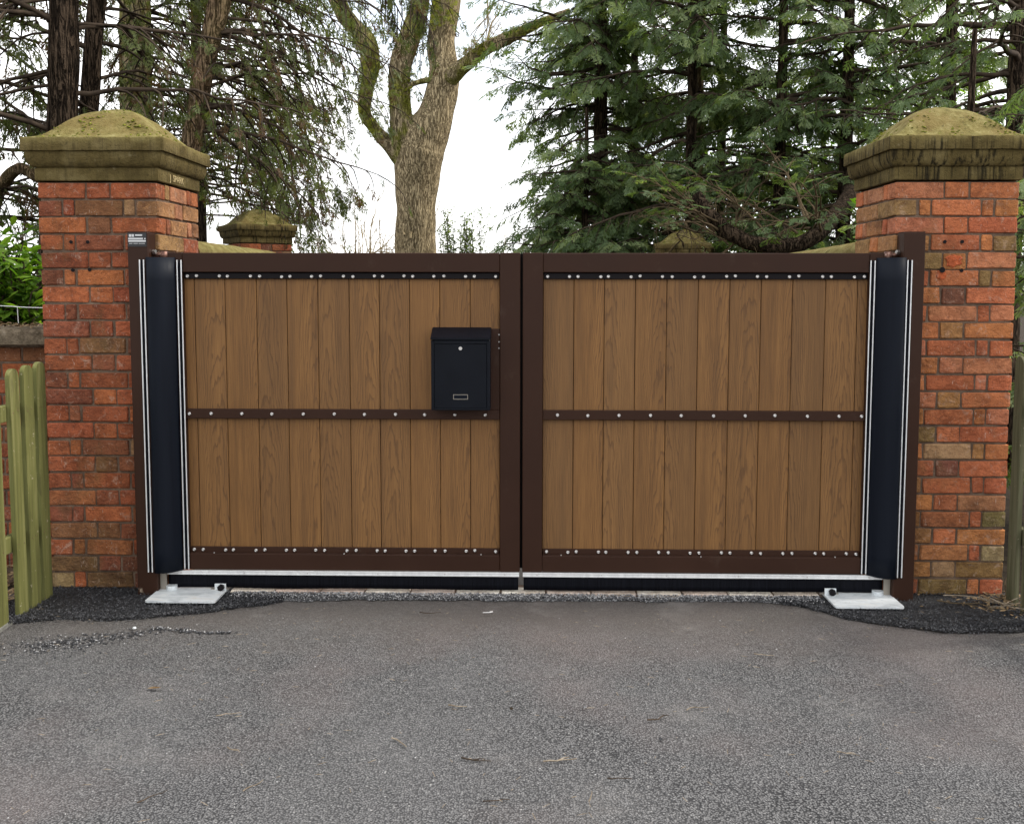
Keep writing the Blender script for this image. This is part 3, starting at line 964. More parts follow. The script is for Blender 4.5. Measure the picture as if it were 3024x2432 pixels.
def make_leaf(side, xs_, xm, xh, planks, zb_h, label):
    """xs_ = outer edge at the meeting side, xm = inner edge of meeting stile, xh = inner edge of hinge stile"""
    s = -1 if side == 'l' else 1
    t = thing('gate_leaf', (xs_, 0, 0), label, 'gate')
    X = lambda x: x - xs_
    lo, hi = sorted((xm, xh))
    xo = xh + s * 0.112                                  # outer edge of the hinge stile
    zt, zb = 1.674, 0.112
    def bar(name, x0, x1, y0, y1, z0, z1, mat='brown', ch=0.003):
        a, c = sorted((X(x0), X(x1)))
        return MB().box(a, c, y0, y1, z0, z1, ch=ch).build(name, mat, t)
    bar('meeting_stile', xs_, xm, YF, 0.020, zb, zt)
    bar('hinge_stile', xh, xo, YF, 0.020, zb, zt)
    bar('top_rail', xm + s * 0.0006, xh - s * 0.0006, YF + 0.0015, 0.018, 1.580, zt - 0.0012)
    bar('bottom_rail', xm + s * 0.0006, xh - s * 0.0006, YF + 0.0015, 0.018, zb + 0.0012, 0.194)
    bar('mid_rail', xm + s * 0.0008, xh - s * 0.0008, -0.034, -0.0135, 0.8665, 0.9135, ch=0.002)
    ts = bar('top_strip', xm + s * 0.004, xh - s * 0.004, -0.0250, -0.0125, 1.5485, 1.5765, 'strip', 0.0015)
    bs = bar('bottom_strip', xm + s * 0.004, xh - s * 0.004, -0.0250, -0.0125, 0.1975, 0.2245, 'brown', 0.0015)
    bar('bead', xm + s * 0.003, xh - s * 0.003, -0.0360, -0.0255, 0.1945, 0.1985, 'brown', 0.001)
    # planks, tongue and groove: each its own board with eased edges
    for i in range(len(planks) - 1):
        a, c = sorted((planks[i], planks[i + 1]))
        w = c - a
        me = MB().box(-w / 2 + 0.0012, w / 2 - 0.0012, -0.010, 0.010, -0.682, 0.682, ch=0.0022).mesh('plank', 'wood')
        link('plank', me, t, (X((a + c) / 2), random.gauss(0, .0005), 0.886))
    MB().box(*sorted((X(planks[0]), X(planks[-1]))), 0.0105, 0.014, 0.19, 1.58).build('backing_sheet', 'strip', t)
    # screws
    def sc(x, y, z, me=SCREW):
        o = link('screw', me, t, (X(x), y, z + random.gauss(0, .0012)))
        o.rotation_euler.y = random.uniform(0, 1)
    for i in range(len(planks) - 1):
        a, c = sorted((planks[i], planks[i + 1]))
        if c - a > 0.1:
            for x in (a + 0.021 + random.gauss(0, .002), c - 0.022 + random.gauss(0, .002)):
                sc(x, -0.0252, 1.5605)
                sc(x, -0.0252, 0.2105)
            mid = (a + c) / 2 + random.gauss(0, .003)
            sc(mid, -0.0342, 0.890)
        else:
            sc((a + c) / 2 - s * 0.004, -0.0252, 1.5605)
            sc((a + c) / 2 - s * 0.004, -0.0252, 0.2105)
            sc((a + c) / 2, -0.0342, 0.890)
    for q in (0.06, 0.5, 0.92):
        x = xm + (xh - xm) * q
        sc(x, -0.0365, 0.1968, TINY)
    # aluminium carrier and brush seal under the bottom rail
    xa, xb = sorted((X(xs_), X(xo)))
    xa += 0.003; xb -= 0.003
    b = MB()
    b.box(xa, xb, -0.0475, -0.0405, 0.0915, 0.1105, ch=0.0012)
    b.box(xa, xb, -0.0515, -0.0478, 0.1045, 0.1100)
    b.box(xa, xb, -0.0525, -0.0478, 0.0915, 0.0965)
    cr = b.build('seal_carrier', 'alu', t)
    for q in (0.04, 0.22, 0.40, 0.60, 0.79, 0.96):
        o = link('screw', TINY, cr, (xa + (xb - xa) * q, -0.0478, 0.1005))
    n = 120                                              # slightly wavy rubber skirt
    V = []
    for i in range(n + 1):
        x = xa + 0.004 + (xb - xa - 0.008) * i / n
        y = -0.0445 + 0.004 * mnoise.noise(Vector((x * 3, s * 5, 0)))
        zlow = 0.024 + 0.004 * mnoise.noise(Vector((x * 2.2, s * 9, 2))) + 0.0012 * mnoise.noise(Vector((x * 40, 1, 2)))
        V += [(x, -0.044, 0.0912), (x, y - 0.002, 0.05), (x, y - 0.003, zlow), (x, y + 0.003, zlow), (x, -0.038, 0.0912)]
    F = [(i * 5 + j, i * 5 + j + 1, i * 5 + 6 + j, i * 5 + 5 + j) for i in range(n) for j in range(4)]
    F += [(0, 4, 3, 2, 1), tuple(n * 5 + j for j in range(5))]
    MB().add(V, F).build('rubber_skirt', 'seal', t, True)
    return t

PLL = [-0.137, -0.282, -0.430, -0.577, -0.725, -0.8715, -1.0245, -1.176, -1.325, -1.479, -1.629, -1.690]
PLR = [0.0715, 0.2213, 0.368, 0.518, 0.669, 0.820, 0.972, 1.122, 1.273, 1.431, 1.583, 1.640]
leaf_l = make_leaf('l', -0.0385, -0.137, -1.676, PLL, 0.11, 'left wooden plank gate leaf in brown steel frame carrying the letterbox')
leaf_r = make_leaf('r', -0.0265, 0.0715, 1.628, PLR, 0.10, 'right wooden plank gate leaf in brown steel frame without a letterbox')
MB().box(-0.048, 0.030, 0.0215, 0.0265, 0.115, 1.672).build('meeting_stop', 'strip', leaf_l)
# brown mounting plate that carries the letterbox
pl = MB().box(-0.45 + 0.0385, -0.1372 + 0.0385, -0.0335, -0.0105, 0.9137, 1.3085, ch=0.002).build('mounting_plate', 'brown', leaf_l)
for z in (1.215, 1.245, 1.28):
    link('screw', TINY, pl, (-0.137 + 0.0385 - 0.004, -0.034, z))

# ------------------------------------------------------------------ letterbox
lt = thing('letterbox', (-0.321, -0.034, 0.9234), 'dark navy metal letterbox with sloping lid and lock on the left leaf', 'letterbox')
w = 0.1405
# body: open box profile with a rim around the door
b = MB().box(-w, w, -0.092, -0.0005, 0.0, 0.335, ch=0.003)
body = b.build('body', 'navy', lt)
# sloping lid: overhangs the front, folded lip
V = [(-w - 0.002, 0.0, 0.3935), (w + 0.002, 0.0, 0.3935), (w + 0.002, -0.103, 0.3455), (-w - 0.002, -0.103, 0.3455),
     (-w - 0.002, -0.103, 0.3365), (w + 0.002, -0.103, 0.3365), (w + 0.002, 0.0, 0.3365), (-w - 0.002, 0.0, 0.3365)]
lid = MB().add(V, [(0, 3, 2, 1), (3, 4, 5, 2), (4, 7, 6, 5), (0, 1, 6, 7), (0, 7, 4, 3), (1, 2, 5, 6)]).build('lid', 'navy', lt)
bm = bmesh.new(); bm.from_mesh(lid.data)
bmesh.ops.bevel(bm, geom=list(bm.edges), offset=0.0022, segments=2, affect='EDGES')
bm.normal_update(); bm.to_mesh(lid.data); bm.free()
b = MB()                                                # raised rim
for x0, x1, z0, z1 in ((-w + 0.0005, -w + 0.0145, 0.0005, 0.333), (w - 0.0145, w - 0.0005, 0.0005, 0.333), (-w + 0.0147, w - 0.0147, 0.3185, 0.333), (-w + 0.0147, w - 0.0147, 0.0005, 0.0075)):
    b.box(x0, x1, -0.0975, -0.0922, z0, z1, ch=0.0012)
b.build('rim', 'navy', lt)
door = MB().box(-w + 0.0165, w - 0.0165, -0.0965, -0.0923, 0.0095, 0.3165, ch=0.0014).build('door', 'navy', lt)
b = MB()
b.tube([(0, -0.0966, 0.296), (0, -0.1005, 0.296)], [0.0095, 0.0085], 18)
lk = b.build('lock', 'screw', door, False)
MB().box(-0.0011, 0.0011, -0.1012, -0.1006, 0.2905, 0.3015).build('keyhole', 'strip', lk) if False else None
b = MB()
for x0, x1, z0, z1 in ((-0.035, 0.035, 0.074, 0.0765), (-0.035, 0.035, 0.0525, 0.055), (-0.035, -0.0325, 0.0552, 0.0738), (0.0325, 0.035, 0.0552, 0.0738)):
    b.box(x0, x1, -0.0985, -0.0967, z0, z1)
wf = b.build('name_window', 'steel', door)
MB().box(-0.0322, 0.0322, -0.0976, -0.0967, 0.0553, 0.0737).build('insert', 'rubber', wf)

# ------------------------------------------------------------------ finger guards over the hinges
def make_guard(xa, xb, label, post_side):
    """xa = edge fixed to the post (y -0.10), xb = edge fixed to the leaf (y YF)"""
    t = thing('hinge_guard', ((xa + xb) / 2, -0.08, 0.113), label, 'hinge guard')
    ox, oy, oz = (xa + xb) / 2, -0.08, 0.113
    s = 1 if xb > xa else -1
    n = 20
    H = 1.537
    pts = []
    for i in range(n + 1):
        u = i / n
        x = xa + s * 0.018 + (xb - xa - s * 0.036) * u
        y = (-0.106 + (YF - 0.007 + 0.106) * u) - 0.034 * math.sin(math.pi * min(1, u * 1.0)) ** 0.8
        pts.append((x - ox, y - oy))
    V, F = [], []
    nz = 14
    for j in range(nz + 1):
        z = H * j / nz
        for (x, y) in pts:
            k = 0.0035 * mnoise.noise(Vector((x * 12, z * 2.0, s * 3.0)))
            V.append((x, y - k, z))
    m = n + 1
    F = [(j * m + i, j * m + i + 1, (j + 1) * m + i + 1, (j + 1) * m + i) for j in range(nz) for i in range(n)]
    o = MB().add(V, F).build('rubber_sheet', 'rubber', t, True)
    md = o.modifiers.new('thick', 'SOLIDIFY')
    md.thickness = 0.004
    md.offset = -1
    def strip(xc, yb):
        b = MB()
        MB_ = b.box(xc - 0.0125 - ox, xc + 0.0125 - ox, yb - 0.0052 - oy, yb - 0.0006 - oy, 0.004, H - 0.012)
        c = b.build('clamp_channel', 'seal', t)
        for dx in (-0.0098, 0.0098):
            MB().box(xc + dx - 0.0025 - ox, xc + dx + 0.0025 - ox, yb - 0.0105 - oy, yb - 0.0054 - oy, 0.004, H - 0.012, ch=0.0008).build('aluminium_edge', 'alu', c)
    strip(xa, -0.100)
    strip(xb, YF)
    return t
make_guard(-1.8455, -1.687, 'navy rubber hinge guard with silver edge strips between left post and leaf', 'l')
make_guard(1.7915, 1.640, 'navy rubber hinge guard with silver edge strips between right post and leaf', 'r')

# ------------------------------------------------------------------ ground plates with pivot and stop
def make_plate(x0, x1, s, label):
    t = thing('ground_plate', ((x0 + x1) / 2, -0.15, 0.012), label, 'ground plate')
    hx = (x1 - x0) / 2
    poly = []
    for cx_, cy_, a0 in ((hx - 0.014, -0.105 + 0.014, -90), (hx - 0.014, 0.105, 0), (-hx + 0.014, 0.105, 90), (-hx + 0.014, -0.105 + 0.014, 180)):
        for k in range(4):
            a = R(a0 + 30 * k)
            poly.append((cx_ + 0.014 * math.cos(a), cy_ + 0.014 * math.sin(a)))
    MB().prism(poly, 0.0, 0.009).build('plate', 'galv', t)
    xp = s * -(hx - 0.062)                               # pivot side, next to the post
    b = MB()
    b.tube([(xp, 0.088, 0.009), (xp, 0.088, 0.028)], [0.027, 0.027], 20)
    b.build('pivot', 'galv', t)
    xs2 = s * (hx - 0.030)
    br = MB().box(xs2 - 0.028, xs2 + 0.028, 0.075, 0.081, 0.009, 0.040, ch=0.001).build('stop_bracket', 'galv', t)
    MB().box(xs2 - 0.05, xs2 + 0.04, 0.0815, 0.096, 0.0092, 0.014).build('bracket_foot', 'steel', br)
    b = MB()
    b.tube([(xs2 + 0.006, 0.074, 0.024), (xs2 + 0.006, 0.055, 0.024)], [0.0165, 0.0165], 6)
    b.build('bolt', 'strip', t)
    return t
make_plate(-1.822, -1.484, 1, 'white galvanised pivot plate bolted down at the foot of left post')
make_plate(1.444, 1.768, -1, 'white galvanised pivot plate bolted down at the foot of right post')

# ------------------------------------------------------------------ threshold row of bricks under the gate
th = tag(MB().box(-1.47, 1.44, -0.060, 0.10, -0.05, 0.0045).build('threshold', 'mortar'), kind='structure')
x = -1.47
me_th = [MB().box(-0.1075, 0.1075, -0.051, 0.051, -0.03, 0.012, ch=0.004, jit=0.003).mesh('threshold_brick', 'brick') for _ in range(5)]
while x < 1.22:
    o = link('brick', random.choice(me_th), th, (x + 0.108, -0.012 + random.gauss(0, .003), random.gauss(0, .001)))
    o.color = random.choice([(0.66, 0.58, 0.48, 1), (0.60, 0.50, 0.42, 1), (0.72, 0.66, 0.56, 1), (0.58, 0.46, 0.38, 1)])
    x += 0.2235

# ------------------------------------------------------------------ low garden wall at left, with coping
gw = tag(MB().box(-7.0, -2.395, 0.265, 0.50, -0.06, 1.205).build('garden_wall', 'mortar'),
         'low shaded brick wall with rough coping behind the left picket fence', 'wall')
for k in range(14):
    x = -2.397 - (0.114 if k % 2 else 0)
    zc = 1.195 - k * CH - BH / 2
    while x > -4.4:
        kd = 's'
        o = link('brick', random.choice(brick_meshes['s']), gw, (x - 0.114 + random.gauss(0, .0012), 0.265 + DEP / 2 - 0.007 + random.gauss(0, .0015), zc))
        o.color = pick(PAL_L)
        x -= 0.239
    if k % 2:
        o = link('brick', random.choice(brick_meshes['h']), gw, (-2.397 - 0.0535, 0.265 + DEP / 2 - 0.007, zc))
        o.color = pick(PAL_L)
x = -2.392
i = 0
while x > -6.5:
    ln = random.uniform(0.8, 0.95)
    pr = [(0.16, 1.209), (0.148, 1.216), (0.146, 1.275), (0.155, 1.292), (0.25, 1.303), (0.42, 1.303), (0.56, 1.285), (0.56, 1.209)]
    n = len(pr)
    nsub = 14
    V = []
    for j in range(nsub + 1):
        for (yy, zz) in pr:
            p = Vector((x - ln * j / nsub, yy, zz))
            V.append((p.x, p.y + 0.005 * mnoise.noise(p * 16), p.z + 0.004 * mnoise.noise(p * 13 + Vector((5, 5, 5)))))
    F = [(j * n + q, j * n + (q + 1) % n, (j + 1) * n + (q + 1) % n, (j + 1) * n + q) for j in range(nsub) for q in range(n)]
    F += [tuple(range(n)), tuple(range(nsub * n, nsub * n + n))[::-1]]
    MB().add(V, F).build('coping_stone', 'coping', gw)
    x -= ln + 0.008

# ------------------------------------------------------------------ wing walls behind the gate with round mossy coping
def wing_wall(path, label, stone):
    pts = [Vector((*p, 0)) for p in path]
    t = thing('wing_wall', pts[0], label, 'wall')
    # resample
    seg = []
    for a, b_ in zip(pts[:-1], pts[1:]):
        k = max(2, int((b_ - a).length / 0.15))
        seg += [a.lerp(b_, i / k) for i in range(k)]
    seg.append(pts[-1])
    def loft(prof, lo, hi, name, mat, gap=0.004):
        V = []
        n = len(prof)
        for i in range(lo, hi + 1):
            tg = (seg[min(i + 1, len(seg) - 1)] - seg[max(i - 1, 0)]).normalized()
            nm = Vector((tg.y, -tg.x, 0))
            q = seg[i] + (tg * gap if i == lo else (-tg * gap if i == hi else Vector()))
            for u, z in prof:
                p = q + nm * u
                r = 0.004 * mnoise.noise(Vector((p.x * 9, p.y * 9, z * 9)))
                V.append((p.x - pts[0].x, p.y - pts[0].y, z + r))
        m = hi - lo
        F = [(j * n + k, (j + 1) * n + k, (j + 1) * n + (k + 1) % n, j * n + (k + 1) % n) for j in range(m) for k in range(n)]
        F += [tuple(range(n))[::-1], tuple(range(m * n, m * n + n))]
        o = MB().add(V, F).build(name, mat, t, True)
        smooth_by_angle(o, 45)
    loft([(-0.115, -0.06), (0.115, -0.06), (0.115, 1.655), (-0.115, 1.655)], 0, len(seg) - 1, 'wall_body', 'mortar')
    cop = [(0.150, 1.656), (0.150, 1.69)] + [(0.150 * math.cos(a), 1.69 + 0.085 * math.sin(a)) for a in [R(18 * k) for k in range(1, 10)]] + [(-0.150, 1.69), (-0.150, 1.656)]
    i = 0
    while i < len(seg) - 2:
        j = min(i + 5, len(seg) - 1)
        loft(cop, i, j, 'coping_stone', stone)
        i = j
    return t
wing_wall([(-1.952, 0.60), (-1.955, 2.4), (-2.2, 4.2), (-2.75, 5.7), (-2.9, 6.05)], 'round mossy wall top running back from the left pillar', 'stone_left')
wing_wall([(1.915, 0.60), (2.02, 2.4), (2.06, 4.6), (1.96, 7.2)], 'round mossy wall top running back from the right pillar', 'stone_right')

# ------------------------------------------------------------------ picket fences
def picket_mesh(w, h, th_):
    prof = [(-w / 2, 0), (w / 2, 0), (w / 2, h - w / 2)] + [(w / 2 * math.cos(R(a)), h - w / 2 + w / 2 * math.sin(R(a))) for a in range(18, 180, 18)] + [(-w / 2, h - w / 2)]
    n = len(prof)
    V = [(-th_ / 2, u, z) for u, z in prof] + [(th_ / 2, u, z) for u, z in prof]
    F = [tuple(range(n))[::-1], tuple(range(n, 2 * n))] + [(i, (i + 1) % n, n + (i + 1) % n, n + i) for i in range(n)]
    return MB().add(V, F)
NAIL = dome_mesh(0.0028, 0.0012, 'nail', 'rust')
def picket_fence(x, ylist, tops, mat, label, rail_dx, z0=0.0):
    t = thing('picket_fence', (x, ylist[0], z0), label, 'fence')
    for y, tp in zip(ylist, tops):
        o = picket_mesh(0.083, tp - z0, 0.021).build('picket', mat, t)
        o.location = (random.gauss(0, .003), y - ylist[0], 0)
        o.rotation_euler = (random.gauss(0, .003), random.gauss(0, .003), random.gauss(0, .015))
    for o in [c for c in t.children if c.name.startswith('picket')]:
        for z in (0.335, 0.94):
            for dy in (-0.02, 0.02):
                n_ = link('nail', NAIL, o, ((0.0112 if rail_dx < 0 else -0.0112), dy + random.gauss(0, .003), z - z0 + random.gauss(0, .004)))
                n_.rotation_euler.z = math.pi / 2 if rail_dx < 0 else -math.pi / 2
    ya, yb = min(ylist) - 0.9, max(ylist) + 0.05
    for z in (0.30, 0.90):
        MB().box(rail_dx - 0.018, rail_dx + 0.018, ya - ylist[0], yb - ylist[0], z - z0, z + 0.075 - z0, ch=0.003).build('rail', mat, t)
    return t
picket_fence(-2.338, [-0.158, -0.275, -0.392, -0.570, -0.70, -0.83, -0.96], [1.152, 1.146, 1.138, 1.128, 1.12, 1.115, 1.11], 'picket_green', 'green mossy picket fence with rounded tops beside the left pillar', -0.032)
picket_fence(2.315, [-0.150, -0.295, -0.43, -0.57], [1.190, 1.185, 1.18, 1.175], 'picket_grey', 'weathered grey picket fence with rounded tops beside the right pillar', 0.032)
ke = MB().box(-2.50, -2.320, -1.6, -0.50, -0.04, 0.010, ch=0.006, jit=0.002)
tag(ke.build('kerb_edging', 'concrete'), kind='structure')

# bank of earth behind the low wall, soil and litter behind the fences
V, F = [], []
bx, by = 26, 22
for j in range(by):
    for i in range(bx):
        x = -9 + (9 - 2.62) * i / (bx - 1)
        y = 0.45 + 7.0 * j / (by - 1)
        z = 1.22 + 0.10 * mnoise.noise(Vector((x * 1.1, y * 1.1, 0)))
        edge_drop = min(1.0, ((-2.62 - (y * 0.10)) - x) * 3)
        z = z * max(0.0, edge_drop) if edge_drop < 1 else z
        V.append((x, y, z - 0.01))
F = [(j * bx + i, j * bx + i + 1, (j + 1) * bx + i + 1, (j + 1) * bx + i) for j in range(by - 1) for i in range(bx - 1)]
tag(MB().add(V, F).build('earth_bank', 'soil', None, True), kind='structure')

# ------------------------------------------------------------------ foliage machinery
def spray_template(seed, nside=6, teeth=1, ang=50, wid=0.05, curve=0.1):
    """an irregular flat fern-like spray along +X, length about 1; quads"""
    rr = random.Random(seed)
    V, F = [], []
    ax = lambda u: (u, curve * u * u, -0.22 * u * u)
    def kite(p, d, ln, w, zdrop=0.0):
        px, py = -d[1], d[0]
        o = len(V)
        tw_ = rr.uniform(-0.04, 0.04)
        V.append((p[0], p[1], p[2]))
        V.append((p[0] + d[0] * ln * .45 + px * w, p[1] + d[1] * ln * .45 + py * w, p[2] - zdrop * .3 + tw_ * ln))
        V.append((p[0] + d[0] * ln, p[1] + d[1] * ln, p[2] - zdrop))
        V.append((p[0] + d[0] * ln * .45 - px * w, p[1] + d[1] * ln * .45 - py * w, p[2] - zdrop * .3 - tw_ * ln))
        F.append((o, o + 1, o + 2, o + 3))
    kite((0, 0, 0), (1, curve * .7), 1.0, 0.022, 0.22)
    for i in range(nside):
        for sd in (-1, 1):
            if rr.random() < 0.12:
                continue
            tt = min(0.95, 0.10 + 0.82 * (i + rr.uniform(0, 0.8)) / nside)
            a = R(ang * (1 - 0.3 * tt) + rr.uniform(-10, 10)) * sd
            ln = (0.50 * (1 - tt) ** 0.8 * (0.7 + 0.6 * min(1, tt * 3)) + 0.09) * rr.uniform(0.6, 1.2)
            d = (math.cos(a), math.sin(a))
            p = ax(tt)
            kite(p, d, ln, wid * rr.uniform(0.7, 1.1), 0.22 * ln)
            for k in range(teeth):
                u = rr.uniform(0.25, 0.65)
                s2 = rr.choice((-1, 1))
                a2 = a + s2 * R(rr.uniform(32, 52))
                q = (p[0] + d[0] * ln * u, p[1] + d[1] * ln * u, p[2] - 0.1 * ln * u)
                kite(q, (math.cos(a2), math.sin(a2)), ln * 0.5, wid * 0.7, 0.2 * ln)
    return np.array(V), np.array(F)

TEMPL = [spray_template(1, 6, 1, 48, 0.050, 0.15), spray_template(2, 6, 1, 42, 0.045, -0.2), spray_template(3, 5, 2, 55, 0.055, 0.05), spray_template(4, 5, 1, 38, 0.055, 0.3), spray_template(5, 6, 1, 52, 0.045, -0.1)]

def build_sprays(name, P, D, N, S, T, mat, parent, templ=None):
    """P positions, D stem directions, N approx. normals, S scale, T tint; several templates mixed"""
    P, D, N, S, T = (np.asarray(a, float) for a in (P, D, N, S, T))
    D = D / np.linalg.norm(D, axis=1, keepdims=True)
    B = np.cross(N, D)
    B /= np.maximum(np.linalg.norm(B, axis=1, keepdims=True), 1e-6)
    N2 = np.cross(D, B)
    VV, FF, TT = [], [], []
    off = 0
    tl = templ or TEMPL
    which = rng.integers(0, len(tl), len(P))
    for k, (V0, F0) in enumerate(tl):
        ix = np.where(which == k)[0]
        if len(ix) == 0:
            continue
        V = V0[None, :, :] * S[ix, None, None]
        W = (V[..., 0:1] * D[ix, None, :] + V[..., 1:2] * B[ix, None, :] + V[..., 2:3] * N2[ix, None, :]) + P[ix, None, :]
        n = len(ix)
        VV.append(W.reshape(-1, 3))
        FF.append((F0[None] + (np.arange(n) * len(V0))[:, None, None] + off).reshape(-1, F0.shape[1]))
        tip = V0[:, 0] * 0.16
        TT.append((T[ix][:, None] + tip[None, :]).ravel())
        off += n * len(V0)
    me = array_mesh(name, np.concatenate(VV), np.concatenate(FF), mat, np.clip(np.concatenate(TT), 0, 1))
    o = link(name, me, parent)
    return o

def unit(a):
    a = np.asarray(a, float)
    return a / max(1e-9, np.linalg.norm(a))

class Tree:
    def __init__(self, name, base, label, cat='tree', group=None):
        self.t = thing(name, base, label, cat, group)
        self.base = Vector(base)
        self.trunk, self.br = MB(), MB()
        self.P, self.D, self.N, self.S, self.T = [], [], [], [], []
    def rel(self, p):
        return (p[0] - self.base.x, p[1] - self.base.y, p[2] - self.base.z)
    def stem(self, pts, rad, n=14, wob=0.0):
        self.trunk.tube([self.rel(p) for p in pts], rad, n, True, wob)
    def spray(self, p, d, n, s, t):
        self.P.append(self.rel(p)); self.D.append(d); self.N.append(n); self.S.append(s); self.T.append(t)
    def branch(self, start, az, elev, length, r0, droop=0.5, up=0.3, twig_gap=0.16, twig_len=0.5, spray_gap=0.11, ssize=(0.18, 0.32), bare=0.25,
               tint=(0.2, 0.7), dens=1.0, hang=0.5, steps=9, brown=0.0):
        pts, d0 = [np.array(start, float)], az
        e = elev
        st = length / steps
        dirs = []
        for i in range(steps):
            u = i / steps
            ee = elev - droop * u + up * u * u + rng.normal(0, 0.10)
            az += rng.normal(0, 0.10)
            d = np.array([math.cos(az) * math.cos(ee), math.sin(az) * math.cos(ee), math.sin(ee)])
            dirs.append(d)
            pts.append(pts[-1] + d * st)
        rad = [r0 * (1 - 0.85 * i / steps) + 0.002 for i in range(steps + 1)]
        self.br.tube([self.rel(p) for p in pts], rad, 5, False)
        # side twigs
        s, k = bare * length, 0
        while s < length:
            f = s / st
            i = min(int(f), steps - 1)
            p = pts[i] + dirs[i] * (s - i * st)
            u = s / length
            sd = 1 if k % 2 else -1
            k += 1
            s += twig_gap * rng.uniform(0.6, 1.4)
            L = twig_len * (1 - 0.55 * u) * rng.uniform(0.55, 1.25)
            a2 = math.atan2(dirs[i][1], dirs[i][0]) + sd * rng.uniform(0.6, 1.25)
            e2 = math.asin(np.clip(dirs[i][2], -1, 1)) - rng.uniform(0, 0.5) * hang
            self.twig(p, a2, e2, L, rad[i] * 0.45 + 0.002, spray_gap, ssize, tint, dens, hang, brown)
        self.twig(pts[-1], math.atan2(dirs[-1][1], dirs[-1][0]), math.asin(np.clip(dirs[-1][2], -1, 1)), twig_len * 0.6, rad[-1], spray_gap, ssize, tint, dens, hang, brown)
        return pts
    def twig(self, p, az, el, L, r, gap, ssize, tint, dens, hang, brown):
        n = 4
        pts, d = [np.array(p)], None
        for i in range(n):
            el -= hang * 0.22 + rng.normal(0, 0.07)
            az += rng.normal(0, 0.14)
            d = np.array([math.cos(az) * math.cos(el), math.sin(az) * math.cos(el), math.sin(el)])
            pts.append(pts[-1] + d * L / n)
        self.br.tube([self.rel(q) for q in pts], [max(0.003, r * (1 - 0.7 * i / n) + 0.002) for i in range(n + 1)], 3, False)
        m = max(1, int(L / gap))
        isbrown = rng.random() < brown
        tb = rng.uniform(*tint)
        for j in range(m + 1):
            if rng.random() > dens:
                continue
            u = (j + 0.5) / (m + 1)
            i = min(int(u * n), n - 1)
            q = pts[i] + (pts[i + 1] - pts[i]) * (u * n - i)
            sd = 1 if j % 2 else -1
            a = az + sd * rng.uniform(0.35, 0.95)
            e = el - rng.uniform(0.0, 0.55) * hang
            dd = np.array([math.cos(a) * math.cos(e), math.sin(a) * math.cos(e), math.sin(e)])
            nn = np.array([rng.normal(0, 0.45), rng.normal(0, 0.45), 1.0])
            self.spray(q, dd, nn, rng.uniform(*ssize), 0.96 if isbrown else np.clip(tb + rng.normal(0, 0.12), 0, 0.84))
        self.spray(pts[-1], d, np.array([rng.normal(0, 0.3), rng.normal(0, 0.3), 1.0]), rng.uniform(*ssize) * 1.1, 0.96 if isbrown else np.clip(tb + 0.08, 0, 0.82))
    def finish(self, trunk_mat, leaf_mat, br_mat='twig', templ=None):
        if self.trunk.v:
            o = self.trunk.build('trunk', trunk_mat, self.t, True)
        if self.br.v:
            self.br.build('branches', br_mat, self.t, True)['kind'] = 'stuff'
        if self.P:
            o = build_sprays('crown', self.P, self.D, self.N, self.S, self.T, leaf_mat, self.t, templ)
        return self.t

# ------------------------------------------------------------------ conifers on the right, behind the gate
def conifer(base, top, r0, label, zs, nb, length, tint, dens=1.0, az_c=-math.pi / 2, az_w=math.pi, hang=0.5, twig_len=0.55, lean=(0, 0), mat='cypress_leaf', elev=(-0.15, 0.25), group=None, ssize=(0.10, 0.21), spray_gap=0.055, brown=0.0, bare=0.15, trunk_mat='dark_bark'):
    tr = Tree('cypress_tree', base, label, 'tree', group)
    bx_, by_, bz_ = base
    n = 14
    pts = [(bx_ + lean[0] * (k / n) + 0.03 * mnoise.noise(Vector((k * .5, bx_, 0))), by_ + lean[1] * (k / n), bz_ + (top - bz_) * k / n) for k in range(n + 1)]
    rad = [r0 * (1.35 if k == 0 else 1.0) * (1 - 0.85 * k / n) + 0.012 for k in range(n + 1)]
    tr.stem(pts, rad, 12, r0 * 0.10)
    for k in range(nb):
        u = rng.random()
        z = zs[0] + (zs[1] - zs[0]) * u
        f = (z - bz_) / (top - bz_)
        c = (bx_ + lean[0] * f, by_ + lean[1] * f, z)
        L = length(u) * rng.uniform(0.6, 1.15)
        tr.branch(c, az_c + rng.uniform(-az_w, az_w), rng.uniform(*elev), L, 0.012 + 0.012 * L, droop=rng.uniform(0.3, 0.8), up=rng.uniform(0.2, 0.7), twig_len=twig_len,
                  tint=tint, dens=dens, hang=hang, ssize=ssize, spray_gap=spray_gap, brown=brown, bare=bare)
    tr.finish(trunk_mat, mat)
    return tr
PI = math.pi
conifer((0.98, 9.6, -0.05), 9.0, 0.14, 'dense blue green cypress whose skirt hangs beside the bare oak', (1.4, 6.6), 110, lambda u: 1.7 - 0.4 * u, (0.15, 0.85), twig_len=0.62)
conifer((0.72, 8.7, -0.05), 3.9, 0.07, 'low bushy cypress filling the foot of the dense blue green one', (0.9, 3.5), 58, lambda u: 1.05 - 0.45 * u, (0.15, 0.8))
conifer((1.55, 10.6, -0.05), 8.0, 0.09, 'shaded cypress deep behind the far right pillar', (1.5, 5.6), 38, lambda u: 1.3, (0.05, 0.6), dens=0.8)
conifer((2.75, 9.9, -0.05), 8.0, 0.09, 'shaded cypress deep between the paired dark trunks', (1.5, 4.8), 40, lambda u: 1.35, (0.05, 0.7), dens=0.8)
conifer((4.5, 9.8, -0.05), 8.0, 0.09, 'shaded cypress deep behind the thick dark trunk', (1.5, 5.5), 34, lambda u: 1.4, (0.05, 0.7), dens=0.8)
conifer((2.06, 8.2, -0.05), 9.0, 0.085, 'cypress with slim black trunk standing behind the far right pillar', (1.7, 6.2), 46, lambda u: 1.5 - 0.2 * u, (0.10, 0.78), dens=0.95)
